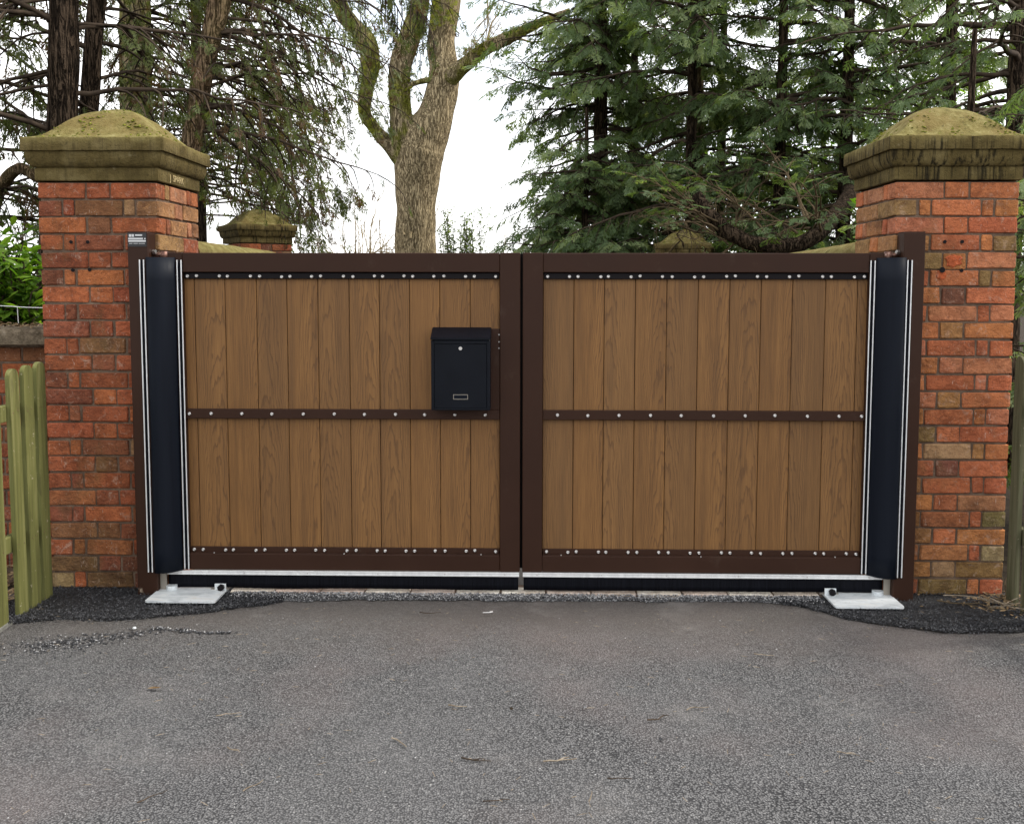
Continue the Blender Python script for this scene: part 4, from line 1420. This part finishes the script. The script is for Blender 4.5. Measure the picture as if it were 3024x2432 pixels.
conifer((2.28, 9.0, -0.05), 9.0, 0.075, 'slim brown trunked cypress just right of the black trunk', (1.8, 6.5), 20, lambda u: 1.3, (0.15, 0.7), dens=0.6, trunk_mat='brown_bark')
conifer((3.10, 7.8, -0.05), 9.0, 0.085, 'cypress with a paired dark trunk near the middle of the right mass', (1.7, 6.2), 46, lambda u: 1.5, (0.15, 0.85), dens=0.95)
conifer((3.85, 7.6, -0.05), 9.0, 0.095, 'cypress with thick dark trunk left of the right pillar cap', (1.7, 6.2), 46, lambda u: 1.5, (0.15, 0.85), dens=0.95)
conifer((5.0, 7.4, -0.05), 9.0, 0.11, 'cypress rising behind the streaked cap of the right pillar', (1.4, 6.5), 46, lambda u: 1.7, (0.12, 0.8), dens=0.8)
conifer((4.25, 4.1, -0.05), 8.0, 0.10, 'nearer cypress with long hanging twigs over the right pillar', (2.9, 5.2), 26, lambda u: 1.5, (0.05, 0.6), dens=0.38, az_c=PI * 0.95, az_w=1.5, bare=0.35, ssize=(0.08, 0.16))
conifer((3.25, 2.7, -0.05), 3.4, 0.05, 'young pale tipped cypress close behind the right pillar', (0.9, 2.35), 22, lambda u: 0.75 - 0.3 * u, (0.55, 1.0), ssize=(0.09, 0.17))
conifer((3.75, 1.7, -0.05), 4.4, 0.06, 'bushy cypress at the right edge behind the grey fence', (0.3, 3.2), 44, lambda u: 0.95 - 0.35 * u, (0.15, 0.9), ssize=(0.09, 0.17))

# low curved limb above the right leaf
lm = Tree('fallen_limb', (3.2, 5.0, 1.9), 'black curved conifer limb sagging just above the right leaf', 'limb')
lm.stem([(1.62, 5.05, 2.42), (1.72, 5.0, 2.25), (1.90, 5.0, 2.06), (2.12, 5.0, 1.945), (2.38, 5.0, 1.90), (2.62, 5.0, 1.92), (2.80, 5.0, 2.02), (3.0, 5.2, 2.2), (3.4, 5.9, 2.5), (3.85, 7.5, 2.7)], [0.05, 0.065, 0.075, 0.078, 0.078, 0.075, 0.075, 0.08, 0.085, 0.09], 12, 0.012)
for k in range(16):
    lm.branch((rng.uniform(1.7, 2.9), 5.0, rng.uniform(1.95, 2.2)), rng.uniform(0, 6.28), rng.uniform(0.2, 1.1), rng.uniform(0.4, 1.0), 0.012, dens=0.3, hang=0.4, tint=(0.1, 0.6), bare=0.3, ssize=(0.08, 0.16), spray_gap=0.07)
def bare_twig(tr, p, az, el, L, r, depth):
    n = 6
    pts = [np.array(p, float)]
    for i in range(n):
        az += rng.normal(0, 0.28); el += rng.normal(0, 0.22)
        d = np.array([math.cos(az) * math.cos(el), math.sin(az) * math.cos(el), math.sin(el)])
        pts.append(pts[-1] + d * L / n)
    tr.br.tube([tr.rel(q) for q in pts], [r * (1 - 0.75 * i / n) for i in range(n + 1)], 4, False)
    if depth > 0:
        for k in range(3):
            i = rng.integers(2, n + 1)
            bare_twig(tr, pts[i], az + rng.uniform(-1, 1), el + rng.uniform(-.6, .6), L * 0.55, r * 0.5, depth - 1)
for k in range(22):
    bare_twig(lm, (rng.uniform(1.45, 2.1), rng.uniform(5.0, 6.2), rng.uniform(1.75, 2.35)), rng.uniform(0, 6.28), rng.uniform(-0.6, 0.7), rng.uniform(0.4, 0.8), 0.012, 2)
lm.finish('dark_bark', 'cypress_leaf', 'twig_brown')

# ------------------------------------------------------------------ the bare oak in the middle
oak = Tree('oak_tree', (-1.97, 12.0, -0.05), 'large forked oak with ridged bark and mossy limbs behind the left leaf', 'tree')
def dense(pts, rad, n=6):
    """Catmull-Rom resample of a stem"""
    P = [np.array(p, float) for p in pts]
    out, ro = [], []
    for i in range(len(P) - 1):
        p0, p1, p2, p3 = P[max(i - 1, 0)], P[i], P[i + 1], P[min(i + 2, len(P) - 1)]
        for k in range(n):
            u = k / n
            out.append(0.5 * ((2 * p1) + (-p0 + p2) * u + (2 * p0 - 5 * p1 + 4 * p2 - p3) * u * u + (-p0 + 3 * p1 - 3 * p2 + p3) * u ** 3))
            ro.append(rad[i] * (1 - u) + rad[i + 1] * u)
    out.append(P[-1]); ro.append(rad[-1])
    return out, ro
def oak_stem(pts, rad, n=40, wob=0.035, k=10):
    p, r = dense(pts, rad, k)
    oak.stem(p, r, n, wob)
oak_stem([(-1.97, 12, -0.1), (-1.97, 12, 1.0), (-1.97, 12, 2.1), (-1.955, 12, 2.8), (-1.935, 12, 3.3), (-1.875, 12, 3.75), (-1.725, 12, 4.12), (-1.575, 12, 4.5), (-1.485, 12, 5.05), (-1.50, 12, 5.6), (-1.43, 12, 6.25), (-1.30, 12, 7.5), (-1.2, 12, 9)],
         [0.46, 0.40, 0.335, 0.335, 0.375, 0.405, 0.345, 0.29, 0.265, 0.225, 0.25, 0.20, 0.14])
mossy = MB()
def mossy_stem(pts, rad, n=26, wob=0.03):
    p, r = dense(pts, rad, 9)
    mossy.tube([oak.rel(q) for q in p], r, n, True, wob)
mossy_stem([(-2.02, 11.98, 3.25), (-2.10, 11.92, 3.7), (-2.17, 11.9, 4.1), (-2.195, 11.9, 4.5), (-2.20, 11.9, 5.05), (-2.02, 11.9, 5.65), (-1.83, 11.95, 6.25), (-1.7, 12.0, 7.5)], [0.23, 0.215, 0.19, 0.18, 0.185, 0.18, 0.15, 0.11])
mossy_stem([(-2.10, 11.95, 3.55), (-2.34, 11.88, 3.80), (-2.60, 11.82, 4.10), (-2.76, 11.78, 4.36), (-2.73, 11.75, 4.72), (-2.645, 11.75, 5.1), (-2.72, 11.72, 5.5), (-2.97, 11.7, 5.79), (-3.2, 11.7, 6.18), (-3.5, 11.6, 7.0)],
           [0.17, 0.125, 0.105, 0.11, 0.115, 0.14, 0.15, 0.145, 0.13, 0.09])
mossy_stem([(-1.52, 11.95, 4.85), (-1.30, 11.85, 5.0), (-1.09, 11.8, 5.16), (-0.75, 11.75, 5.40), (-0.45, 11.7, 5.52), (0.0, 11.6, 5.70), (0.6, 11.6, 5.95)], [0.19, 0.15, 0.122, 0.115, 0.108, 0.08, 0.04], 22, 0.020)
mossy_stem([(-2.16, 11.88, 4.72), (-1.95, 11.8, 4.84), (-1.65, 11.85, 4.92)], [0.045, 0.045, 0.055], 10, 0.008)
ms = mossy.build('mossy_limbs', 'oak_bark_mossy', oak.t, True)
tag(ms, 'side limbs coated in yellow green moss')
# bare twigs, and short moss tufts that break the outline of the limbs
for p, az, el, L in (((-0.75, 11.75, 5.40), 1.6, 1.2, 1.0), ((-0.5, 11.7, 6.6), -2.2, -0.9, 1.3), ((-1.1, 11.7, 5.1), 0.2, 0.9, 0.7), ((-0.3, 11.6, 5.5), 0.6, 0.8, 1.0), ((-0.9, 11.6, 6.9), -0.8, -0.9, 1.6),
                     ((-2.72, 11.7, 4.5), 2.6, 0.3, 0.8), ((-2.62, 11.7, 4.95), 0.2, 0.2, 0.5), ((-3.0, 11.7, 6.0), 2.8, 0.5, 1.2), ((-2.1, 11.6, 2.35), 2.0, 0.8, 0.6), ((-2.0, 11.6, 2.3), 1.4, 1.0, 0.55)):
    bare_twig(oak, p, az, el, L, 0.022, 3)
for lst, nn in (([(-2.13, 11.9, 3.75), (-2.21, 11.9, 4.7), (-2.06, 11.9, 5.25), (-1.83, 11.9, 6.3)], 900), ([(-2.50, 11.8, 4.0), (-2.72, 11.75, 4.62), (-2.62, 11.75, 5.2), (-3.03, 11.7, 6.25)], 700),
                ([(-1.05, 11.8, 5.28), (-0.75, 11.75, 5.48), (-0.45, 11.7, 5.55), (0.3, 11.6, 5.8)], 600), ([(-1.46, 11.75, 5.7), (-1.44, 11.75, 6.4)], 260)):
    for k in range(nn):
        i = rng.integers(0, len(lst) - 1)
        u = rng.random()
        c = np.array(lst[i]) * (1 - u) + np.array(lst[i + 1]) * u
        a = rng.uniform(0, 6.28)
        off = np.array([math.cos(a), -abs(math.sin(a)) * 0.9, rng.uniform(-0.3, 0.5)])
        if mnoise.noise(Vector(c * 1.7)) < -0.12:
            continue
        oak.spray(c + unit(off) * rng.uniform(0.10, 0.19), unit(off + np.array([0, 0, -0.4]) + rng.normal(0, .4, 3)), unit(rng.normal(0, 1, 3)), rng.uniform(0.04, 0.10), rng.random())
oak.finish('oak_bark', 'moss_tuft', 'pale', [TEMPL[2]])

# ------------------------------------------------------------------ cypresses on the left
a_tr = Tree('cypress_tree', (-3.62, 2.6, 1.15), 'near cypress with thick dark flared trunk behind the left pillar', 'tree')
p, r = dense([(-3.60, 2.6, 1.05), (-3.585, 2.6, 1.30), (-3.555, 2.6, 1.6), (-3.53, 2.6, 2.1), (-3.48, 2.6, 2.75), (-3.45, 2.6, 3.3), (-3.43, 2.6, 3.7), (-3.38, 2.6, 5), (-3.3, 2.6, 7.5)], [0.28, 0.19, 0.14, 0.118, 0.110, 0.104, 0.10, 0.085, 0.05], 8)
a_tr.stem(p, r, 28, 0.018)
# root flare to the left
p, r = dense([(-3.56, 2.55, 1.55), (-3.66, 2.50, 1.33), (-3.80, 2.42, 1.23), (-4.05, 2.3, 1.18)], [0.08, 0.085, 0.07, 0.05], 6)
a_tr.stem(p, r, 14, 0.012)
def hang_branches(tr, n, zr, src, azc, azw, Lr, **kw):
    for k in range(n):
        z = rng.uniform(*zr)
        tr.branch(src(z), azc + rng.uniform(-azw, azw), rng.uniform(-0.25, 0.35), rng.uniform(*Lr), rng.uniform(0.012, 0.022), **kw)
left_kw = dict(droop=0.8, up=0.6, twig_gap=0.11, twig_len=0.62, spray_gap=0.075, ssize=(0.055, 0.135), bare=0.22, tint=(0.2, 0.84), dens=0.5, hang=0.75, brown=0.07)
hang_branches(a_tr, 26, (2.6, 5.0), lambda z: (-3.48 + 0.03 * (z - 2.7), 2.6, z), 2.2, 1.9, (1.0, 2.2), **left_kw)
a_tr.finish('dark_bark', 'cypress_leaf_left')

b_tr = Tree('cypress_tree', (-3.66, 3.3, 1.1), 'slimmer dark cypress trunk right beside the flared one', 'tree')
p, r = dense([(-3.72, 3.3, 0.9), (-3.64, 3.3, 2.0), (-3.575, 3.25, 2.85), (-3.45, 3.2, 3.8), (-3.3, 3.2, 5), (-3.1, 3.2, 7)], [0.10, 0.082, 0.075, 0.068, 0.06, 0.03], 8)
b_tr.stem(p, r, 20, 0.01)
hang_branches(b_tr, 14, (2.8, 5.2), lambda z: (-3.57 + 0.12 * (z - 2.85), 3.2, z), 1.9, 1.9, (1.0, 2.4), **left_kw)
b_tr.finish('dark_bark', 'cypress_leaf_left')

c_tr = Tree('cypress_tree', (-3.25, 3.6, -0.05), 'leaning brown cypress trunk right of the left pillar cap', 'tree')
p, r = dense([(-3.30, 3.6, 0.0), (-3.1, 3.6, 1.5), (-2.93, 3.6, 2.4), (-2.853, 3.6, 2.75), (-2.74, 3.6, 3.3), (-2.57, 3.6, 3.95), (-2.2, 3.6, 5.2), (-1.8, 3.7, 7)], [0.13, 0.10, 0.088, 0.083, 0.083, 0.086, 0.075, 0.04], 8)
c_tr.stem(p, r, 24, 0.012)
hang_branches(c_tr, 26, (2.75, 5.0), lambda z: (-2.853 + 0.225 * (z - 2.72), 3.6, z), 0.45, 1.1, (0.7, 1.6), **left_kw)
c_tr.finish('brown_bark', 'cypress_leaf_left')

d_tr = Tree('cypress_tree', (-4.4, 6.2, -0.05), 'open cypress with pale mossy trunk and arching branches left of the leaning trunk', 'tree')
p, r = dense([(-4.4, 6.2, 0), (-4.36, 6.2, 2.5), (-4.32, 6.2, 5), (-4.2, 6.2, 8)], [0.22, 0.19, 0.16, 0.08], 8)
d_tr.stem(p, r, 16, 0.01)
hang_branches(d_tr, 48, (2.5, 6.0), lambda z: (-4.35, 6.2, z), 0.0, 1.1, (1.2, 2.25), **{**left_kw, 'dens': 0.36, 'ssize': (0.07, 0.16)})
d_tr.finish('oak_bark_mossy', 'cypress_leaf_left')

e_tr = Tree('cypress_tree', (-4.75, 9.3, -0.05), 'cypress with low brown tipped sprays drooping left of the oak', 'tree')
e_tr.stem([(-4.75, 9.3, 0), (-4.72, 9.3, 3), (-4.7, 9.3, 7)], [0.12, 0.10, 0.05], 12)
hang_branches(e_tr, 26, (2.5, 4.9), lambda z: (-4.72, 9.3, z), 0.0, 0.45, (1.5, 2.4), **{**left_kw, 'dens': 0.8, 'brown': 0.16, 'ssize': (0.09, 0.18), 'hang': 0.9, 'twig_len': 0.5, 'bare': 0.4})
e_tr.finish('dark_bark', 'cypress_leaf_left')

f_tr = Tree('cypress_tree', (-5.3, 4.4, 1.0), 'cypress at the left edge with a bent grey limb', 'tree')
f_tr.stem([(-5.2, 4.4, 0.9), (-5.1, 4.4, 3), (-5.0, 4.4, 7)], [0.15, 0.12, 0.07], 14, 0.01)
p, r = dense([(-5.1, 4.4, 1.9), (-4.85, 4.2, 2.35), (-4.55, 4.0, 2.55), (-4.3, 3.9, 2.45), (-4.1, 3.8, 2.5)], [0.07, 0.06, 0.05, 0.045, 0.03], 6)
f_tr.stem(p, r, 10, 0.006)
hang_branches(f_tr, 46, (1.9, 5.6), lambda z: (-5.1, 4.4, z), -0.4, 1.5, (0.9, 2.2), **{**left_kw, 'dens': 0.72, 'ssize': (0.07, 0.16)})
f_tr.finish('brown_bark', 'cypress_leaf_left')

# the same kind of foliage hangs into the top of the picture from a limb in front of the oak
h_tr = Tree('cypress_tree', (-1.2, 6.0, -0.05), 'cypress limb hanging green tufts in front of the oak fork', 'tree')
p, r = dense([(-3.9, 6.3, 5.2), (-3.0, 6.2, 4.95), (-2.2, 6.1, 4.8), (-1.5, 6.0, 4.75), (-0.9, 6.0, 4.6)], [0.05, 0.04, 0.03, 0.02, 0.01], 6)
h_tr.stem(p, r, 8)
for k in range(18):
    u = rng.random() ** 0.6
    h_tr.branch((-3.7 + 2.5 * u, 6.1, 5.1 - 0.4 * u), rng.uniform(-1.4, 1.0), rng.uniform(-1.0, 0.0), rng.uniform(0.4, 1.0), 0.010, **{**left_kw, 'twig_len': 0.4, 'dens': 0.65})
h_tr.finish('dark_bark', 'cypress_leaf_left')

# ------------------------------------------------------------------ broad leaved shrubs
def leaf_template():
    V = [(0, 0, 0), (0.28, 0.14, -0.02), (0.62, 0.17, -0.06), (1, 0, -0.16), (0.62, -0.17, -0.06), (0.28, -0.14, -0.02), (0.3, 0, 0.03), (0.65, 0, 0.0)]
    F = [(0, 6, 1, 1), (6, 7, 2, 1), (7, 3, 2, 2), (0, 5, 6, 6), (5, 4, 7, 6), (4, 3, 7, 7)]
    F = [(0, 6, 7, 1), (1, 7, 3, 2), (0, 5, 7, 6), (5, 4, 3, 7)]
    return np.array(V), np.array(F)
LEAF = leaf_template()
def leafy_shrub(name, base, label, h, w, d, nst, leaf, mat, gap=0.06, tint=(0, 1), cat='shrub', twig='twig', face=None, lean=0.0):
    tr = Tree(name, base, label, cat)
    bx_, by_, bz_ = base
    for k in range(nst):
        a = rng.uniform(0, 6.28)
        top = np.array([bx_ + math.cos(a) * w * rng.uniform(0.1, 1), by_ + math.sin(a) * d * rng.uniform(0.1, 1), bz_ + h * rng.uniform(0.45, 1.0)])
        st = np.array([bx_ + math.cos(a) * w * 0.25, by_ + math.sin(a) * d * 0.25, bz_])
        n = 7
        pts = [st * (1 - i / n) + top * (i / n) + (rng.normal(0, 0.03, 3) if 0 < i else 0) for i in range(n + 1)]
        tr.br.tube([tr.rel(q) for q in pts], [0.012 * (1 - 0.8 * i / n) + 0.002 for i in range(n + 1)], 4, False)
        L = np.linalg.norm(top - st)
        m = int(L / gap)
        for j in range(m):
            u = 0.2 + 0.8 * (j + rng.random()) / m
            i = min(int(u * n), n - 1)
            q = pts[i] + (pts[i + 1] - pts[i]) * (u * n - i)
            for s in range(2):
                a2 = rng.uniform(0, 6.28)
                e2 = rng.uniform(-0.5, 0.9)
                dd = np.array([math.cos(a2) * math.cos(e2), math.sin(a2) * math.cos(e2), math.sin(e2)])
                off = rng.normal(0, 0.35, 3) * leaf
                tr.spray(q + off, dd, np.array([rng.normal(0, .5), rng.normal(0, .5), 1]), leaf * rng.uniform(0.6, 1.2), rng.uniform(*tint))
    tr.finish('dark_bark', mat, twig, [LEAF])
    return tr
leafy_shrub('laurel_shrub', (-3.62, 1.85, 1.1), 'bright green laurel with big backlit leaves above the low wall', 0.78, 0.42, 0.30, 46, 0.13, 'laurel_leaf', gap=0.045)
leafy_shrub('laurel_shrub', (-4.45, 3.6, 1.05), 'laurel at the left picture edge behind the bright one', 1.0, 0.6, 0.4, 40, 0.14, 'laurel_leaf', gap=0.05)
leafy_shrub('holly_shrub', (-1.25, 14.0, -0.05), 'small pale leaved evergreen bush right of the oak trunk', 3.05, 0.62, 0.5, 60, 0.085, 'holly_leaf', gap=0.05)
leafy_shrub('laurel_shrub', (3.6, 10.6, -0.05), 'tall yellow green shrub glowing through gaps left of right pillar', 4.2, 1.5, 0.5, 60, 0.15, 'laurel_leaf', gap=0.08)
leafy_shrub('laurel_shrub', (3.1, 4.5, -0.05), 'yellow green laurel sprigs just left of the right pillar', 2.5, 0.38, 0.3, 26, 0.11, 'laurel_leaf', gap=0.06)
leafy_shrub('laurel_shrub', (6.1, 10.2, -0.05), 'tall yellow green shrub glowing above the right pillar cap', 5.4, 1.3, 0.5, 55, 0.15, 'laurel_leaf', gap=0.08)

# pale bare thickets far behind
for nm_, x0, x1, z0, z1, nn, lab in (('bare_thicket', -4.6, -2.7, 0.8, 1.7, 26, 'pale bare twiggy bushes far behind, left of the oak trunk'),
                                     ('bare_thicket', -0.7, 0.3, 0.5, 0.8, 9, 'pale bare twigs far behind, right of the small leafy bush')):
    tw = Tree(nm_, ((x0 + x1) / 2, 17.0, -0.05), lab, 'bush')
    for k in range(nn):
        bare_twig(tw, (rng.uniform(x0, x1), 17 + rng.uniform(-.5, .5), rng.uniform(z0, z1)), rng.uniform(0, 6.28), rng.uniform(0.9, 1.5), rng.uniform(1.0, 1.8), 0.028, 3)
        q = tw.br
    tw.br.build('twigs', 'pale', tw.t, True)['kind'] = 'stuff'
# ------------------------------------------------------------------ wire fence on the low wall
wf = thing('wire_fence', (-3.2, 1.2, 1.25), 'thin grey stock wire stretched above the low wall at left', 'fence')
b = MB()
xs2 = np.linspace(-3.9, -2.72, 14)
b.tube([(x + 3.2, 0.0 + 0.01 * math.sin(x * 9), 0.135 + 0.006 * math.sin(x * 11)) for x in xs2], 0.0022, 5)
b.build('top_wire', 'alu', wf)
for x in (-3.52, -3.33, -3.14, -2.96):
    MB().tube([(x + 3.2, 0, 0.135), (x + 3.205, 0.003, -0.10)], 0.0017, 5).build('upright_wire', 'alu', wf)

# leaf litter on the coping, behind the left fence and against the right pillar (uncountable)
def litter(name, pts, size, label, mat='leaf_litter'):
    P = np.array(pts)
    D = np.stack([rng.normal(0, 1, len(P)), rng.normal(0, 1, len(P)), rng.normal(0, .25, len(P))], -1)
    N = np.stack([rng.normal(0, .4, len(P)), rng.normal(0, .4, len(P)), np.ones(len(P))], -1)
    o = build_sprays(name, P, D, N, rng.uniform(*size, len(P)), rng.random(len(P)), mat, None, [LEAF])
    return tag(o, label, 'leaf litter', kind='stuff')
litter('leaf_litter', [(rng.uniform(-4.2, -2.40), rng.uniform(0.16, 0.5), 1.306 + abs(rng.normal(0, .006))) for _ in range(420)], (0.02, 0.05), 'dry leaves and needles lying on the coping of the low wall')
litter('leaf_litter', [(rng.uniform(-3.0, -2.42), rng.uniform(-1.2, 0.24), rng.uniform(0.005, 0.09)) for _ in range(900)], (0.03, 0.06), 'dry brown leaves heaped behind the left picket fence')
pts = []
for _ in range(300):
    u = abs(rng.normal(0, 0.14))
    pts.append((2.36 - abs(rng.normal(0, 0.13)), -0.06 - abs(rng.normal(0, 0.13)), 0.012 + max(0, 0.05 - u * 0.3) * rng.random()))
litter('leaf_litter', pts, (0.012, 0.034), 'dark leaf crumbs piled in the corner at the right pillar foot')

V, F = [], []
for k in range(420):
    x, y = random.uniform(-2.3, 2.3), random.uniform(-2.6, -0.25)
    a, L, w_ = random.uniform(0, 6.28), random.uniform(0.008, 0.035), random.uniform(0.0006, 0.0012)
    c_, s_ = math.cos(a), math.sin(a)
    o_ = len(V)
    z_ = 0.004
    V += [(x - s_ * w_, y + c_ * w_, z_), (x + s_ * w_, y - c_ * w_, z_), (x + c_ * L + s_ * w_, y + s_ * L - c_ * w_, z_ + .001), (x + c_ * L - s_ * w_, y + s_ * L + c_ * w_, z_ + .001), (x + c_ * L / 2, y + s_ * L / 2, z_ + .0025)]
    F += [(o_, o_ + 1, o_ + 4), (o_ + 1, o_ + 2, o_ + 4), (o_ + 2, o_ + 3, o_ + 4), (o_ + 3, o_, o_ + 4)]
tag(link('needles', array_mesh('needles', np.array(V), np.array(F), 'dry')), 'tiny dry needles strewn over the tarmac', 'needles', kind='stuff')
chips('road_grit', [(random.uniform(-2.3, 2.3), random.uniform(-2.6, -0.3), 0.001) for _ in range(520)], rng.uniform(0.0015, 0.0042, 520), 'chip_pale', 'scattered pale grit on the old tarmac')

# ------------------------------------------------------------------ twigs, stones and leaves on the tarmac
def twig_obj(x, y, ang, L, label, group=None, fork=True, r=0.0017, z=0.004, mat='dry'):
    b = MB()
    n = 5
    pts = [(L * (i / n - 0.5), 0.018 * L / 0.1 * mnoise.noise(Vector((x * 9 + i * .6, y, 1))), abs(0.003 * mnoise.noise(Vector((i, x, y))))) for i in range(n + 1)]
    b.tube(pts, [r * (1 - 0.55 * i / n) for i in range(n + 1)], 5)
    if fork:
        p0 = Vector(pts[2])
        sgn = 1 if (int(x * 100) % 2) else -1
        b.tube([p0, p0 + Vector((L * .22, sgn * L * .10, .002)), p0 + Vector((L * .40, sgn * L * .15, .001))], [r * .7, r * .6, r * .35], 4)
    o = b.build('twig', mat)
    o.location = (x, y, z)
    o.rotation_euler.z = ang
    return tag(o, label, 'twig', group)
G_T = 'dead twigs scattered on the grey tarmac'
TW_LAB = ['pale forked twig on the tarmac in the centre foreground', 'forked twig right of the pale forked one in the foreground', 'dark straight twig above the pale forked one', 'curved forked twig near the dark round pebble',
          'short straight twig on the tarmac halfway to the gate', 'small pale forked twig left of centre on the tarmac', 'straight thin twig in the foreground right of centre', 'straight dark twig on the left half of the tarmac',
          'thin twig near the bottom edge, left of centre', 'leftmost thin twig near the bottom edge of the tarmac', 'thin twig on the tarmac right of the curved forked one', 'thin twig on the brown tarmac before the right leaf',
          'thin twig nearest the bottom edge in the middle', 'small forked twig on the pale tarmac at right', 'tiny twig pointing at the gate in the foreground', 'thin twig close to the gate beside the dropped screw']
for i, (x, y, a, L, fk) in enumerate(((-0.155, -1.772, -0.25, 0.10, True), (0.115, -1.768, 0.2, 0.11, True), (-0.415, -1.655, -0.9, 0.085, False), (0.47, -1.447, 0.5, 0.09, True), (-0.245, -1.365, -0.2, 0.07, False),
                                      (-0.95, -1.72, -0.5, 0.06, True), (0.295, -1.88, 0.05, 0.075, False), (-1.05, -1.45, 0.3, 0.085, False), (-0.82, -1.95, 0.9, 0.08, False), (-1.10, -2.02, 0.9, 0.10, False),
                                      (0.62, -1.36, 0.2, 0.09, False), (0.98, -0.83, -0.15, 0.08, False), (-0.08, -2.02, 0.15, 0.08, False), (1.05, -1.7, -0.4, 0.07, True), (0.20, -1.99, 1.4, 0.06, False), (-0.45, -0.34, 0.0, 0.10, False))):
    twig_obj(x, y, a, L, TW_LAB[i], G_T, fk, r=0.0030 if i < 5 else 0.0023, mat='dry' if i % 3 else 'twig')
# sticks piled at the right pillar
G_S = 'dry sticks heaped at the right pillar foot'
ST_LAB = ['longest dry stick lying across the heap at the right pillar foot', 'leftmost stick of the heap at the right pillar foot', 'short forked stick in the middle of the heap by the pillar', 'stick leaning up against the right pillar foot',
          'stick pointing at the camera in the heap by the grey fence', 'smallest twig of the heap at the right pillar foot', 'rightmost stick of the heap under the grey fence']
for i_, (x, y, z, a, L, tilt) in enumerate(((2.18, -0.16, 0.03, -0.5, 0.36, 0.0), (2.10, -0.20, 0.02, -0.45, 0.30, 0.0), (2.24, -0.22, 0.03, 0.4, 0.22, -0.2), (2.30, -0.10, 0.09, 0.9, 0.24, -0.55), (2.28, -0.28, 0.03, -0.7, 0.26, 0.1), (2.16, -0.24, 0.03, 1.3, 0.10, -0.3), (2.34, -0.33, 0.03, 0.6, 0.16, -0.3))):
    o = twig_obj(x, y, a, L, ST_LAB[i_], G_S, True, 0.0032, z, 'twig_brown' if i_ % 2 else 'dry')
    o.rotation_euler.y = tilt
def pebble(x, y, s, label, col):
    bm = bmesh.new()
    bmesh.ops.create_icosphere(bm, subdivisions=1, radius=s)
    for v in bm.verts:
        v.co *= 1 + random.uniform(-.22, .22)
        v.co.z *= 0.65
    me = bpy.data.meshes.new('pebble')
    bm.to_mesh(me); bm.free()
    me.materials.append(M[col])
    return tag(link('pebble', me, None, (x, y, s * 0.4)), label, 'pebble')
pebble(0.455, -1.605, 0.008, 'dark round pebble on the tarmac in the right foreground', 'chip_dark')
pebble(0.215, -1.36, 0.007, 'pale pebble on the tarmac right of the gate meeting line', 'chip_pale')
pebble(-1.74, -0.575, 0.009, 'white stone chip lying left of the crumbled crack', 'galv')
pebble(-0.05, -1.375, 0.007, 'small dark crumb on the tarmac below the meeting stiles', 'soil')
# dropped screw near the gate
b = MB()
b.tube([(-0.02, 0, 0.004), (0.018, 0.004, 0.004)], [0.0026, 0.0032], 6)
b.tube([(0.012, 0.003, 0.005), (0.026, 0.006, 0.007)], [0.006, 0.005], 8)
o = b.build('dropped_screw', 'screw')
o.location = (-0.185, -0.345, 0.004)
tag(o, 'small shiny screw dropped on the tarmac below the left leaf', 'screw')
b = MB()
V0, F0 = LEAF
dl = MB().add([tuple(v * 0.06) for v in V0], [tuple(f) for f in F0]).build('dead_leaf', 'leaf_litter')
dl.location = (-1.37, -1.24, 0.010)
dl.rotation_euler.z = 2.9
tag(dl, 'reddish brown dead leaf on the tarmac in the left foreground', 'leaf')
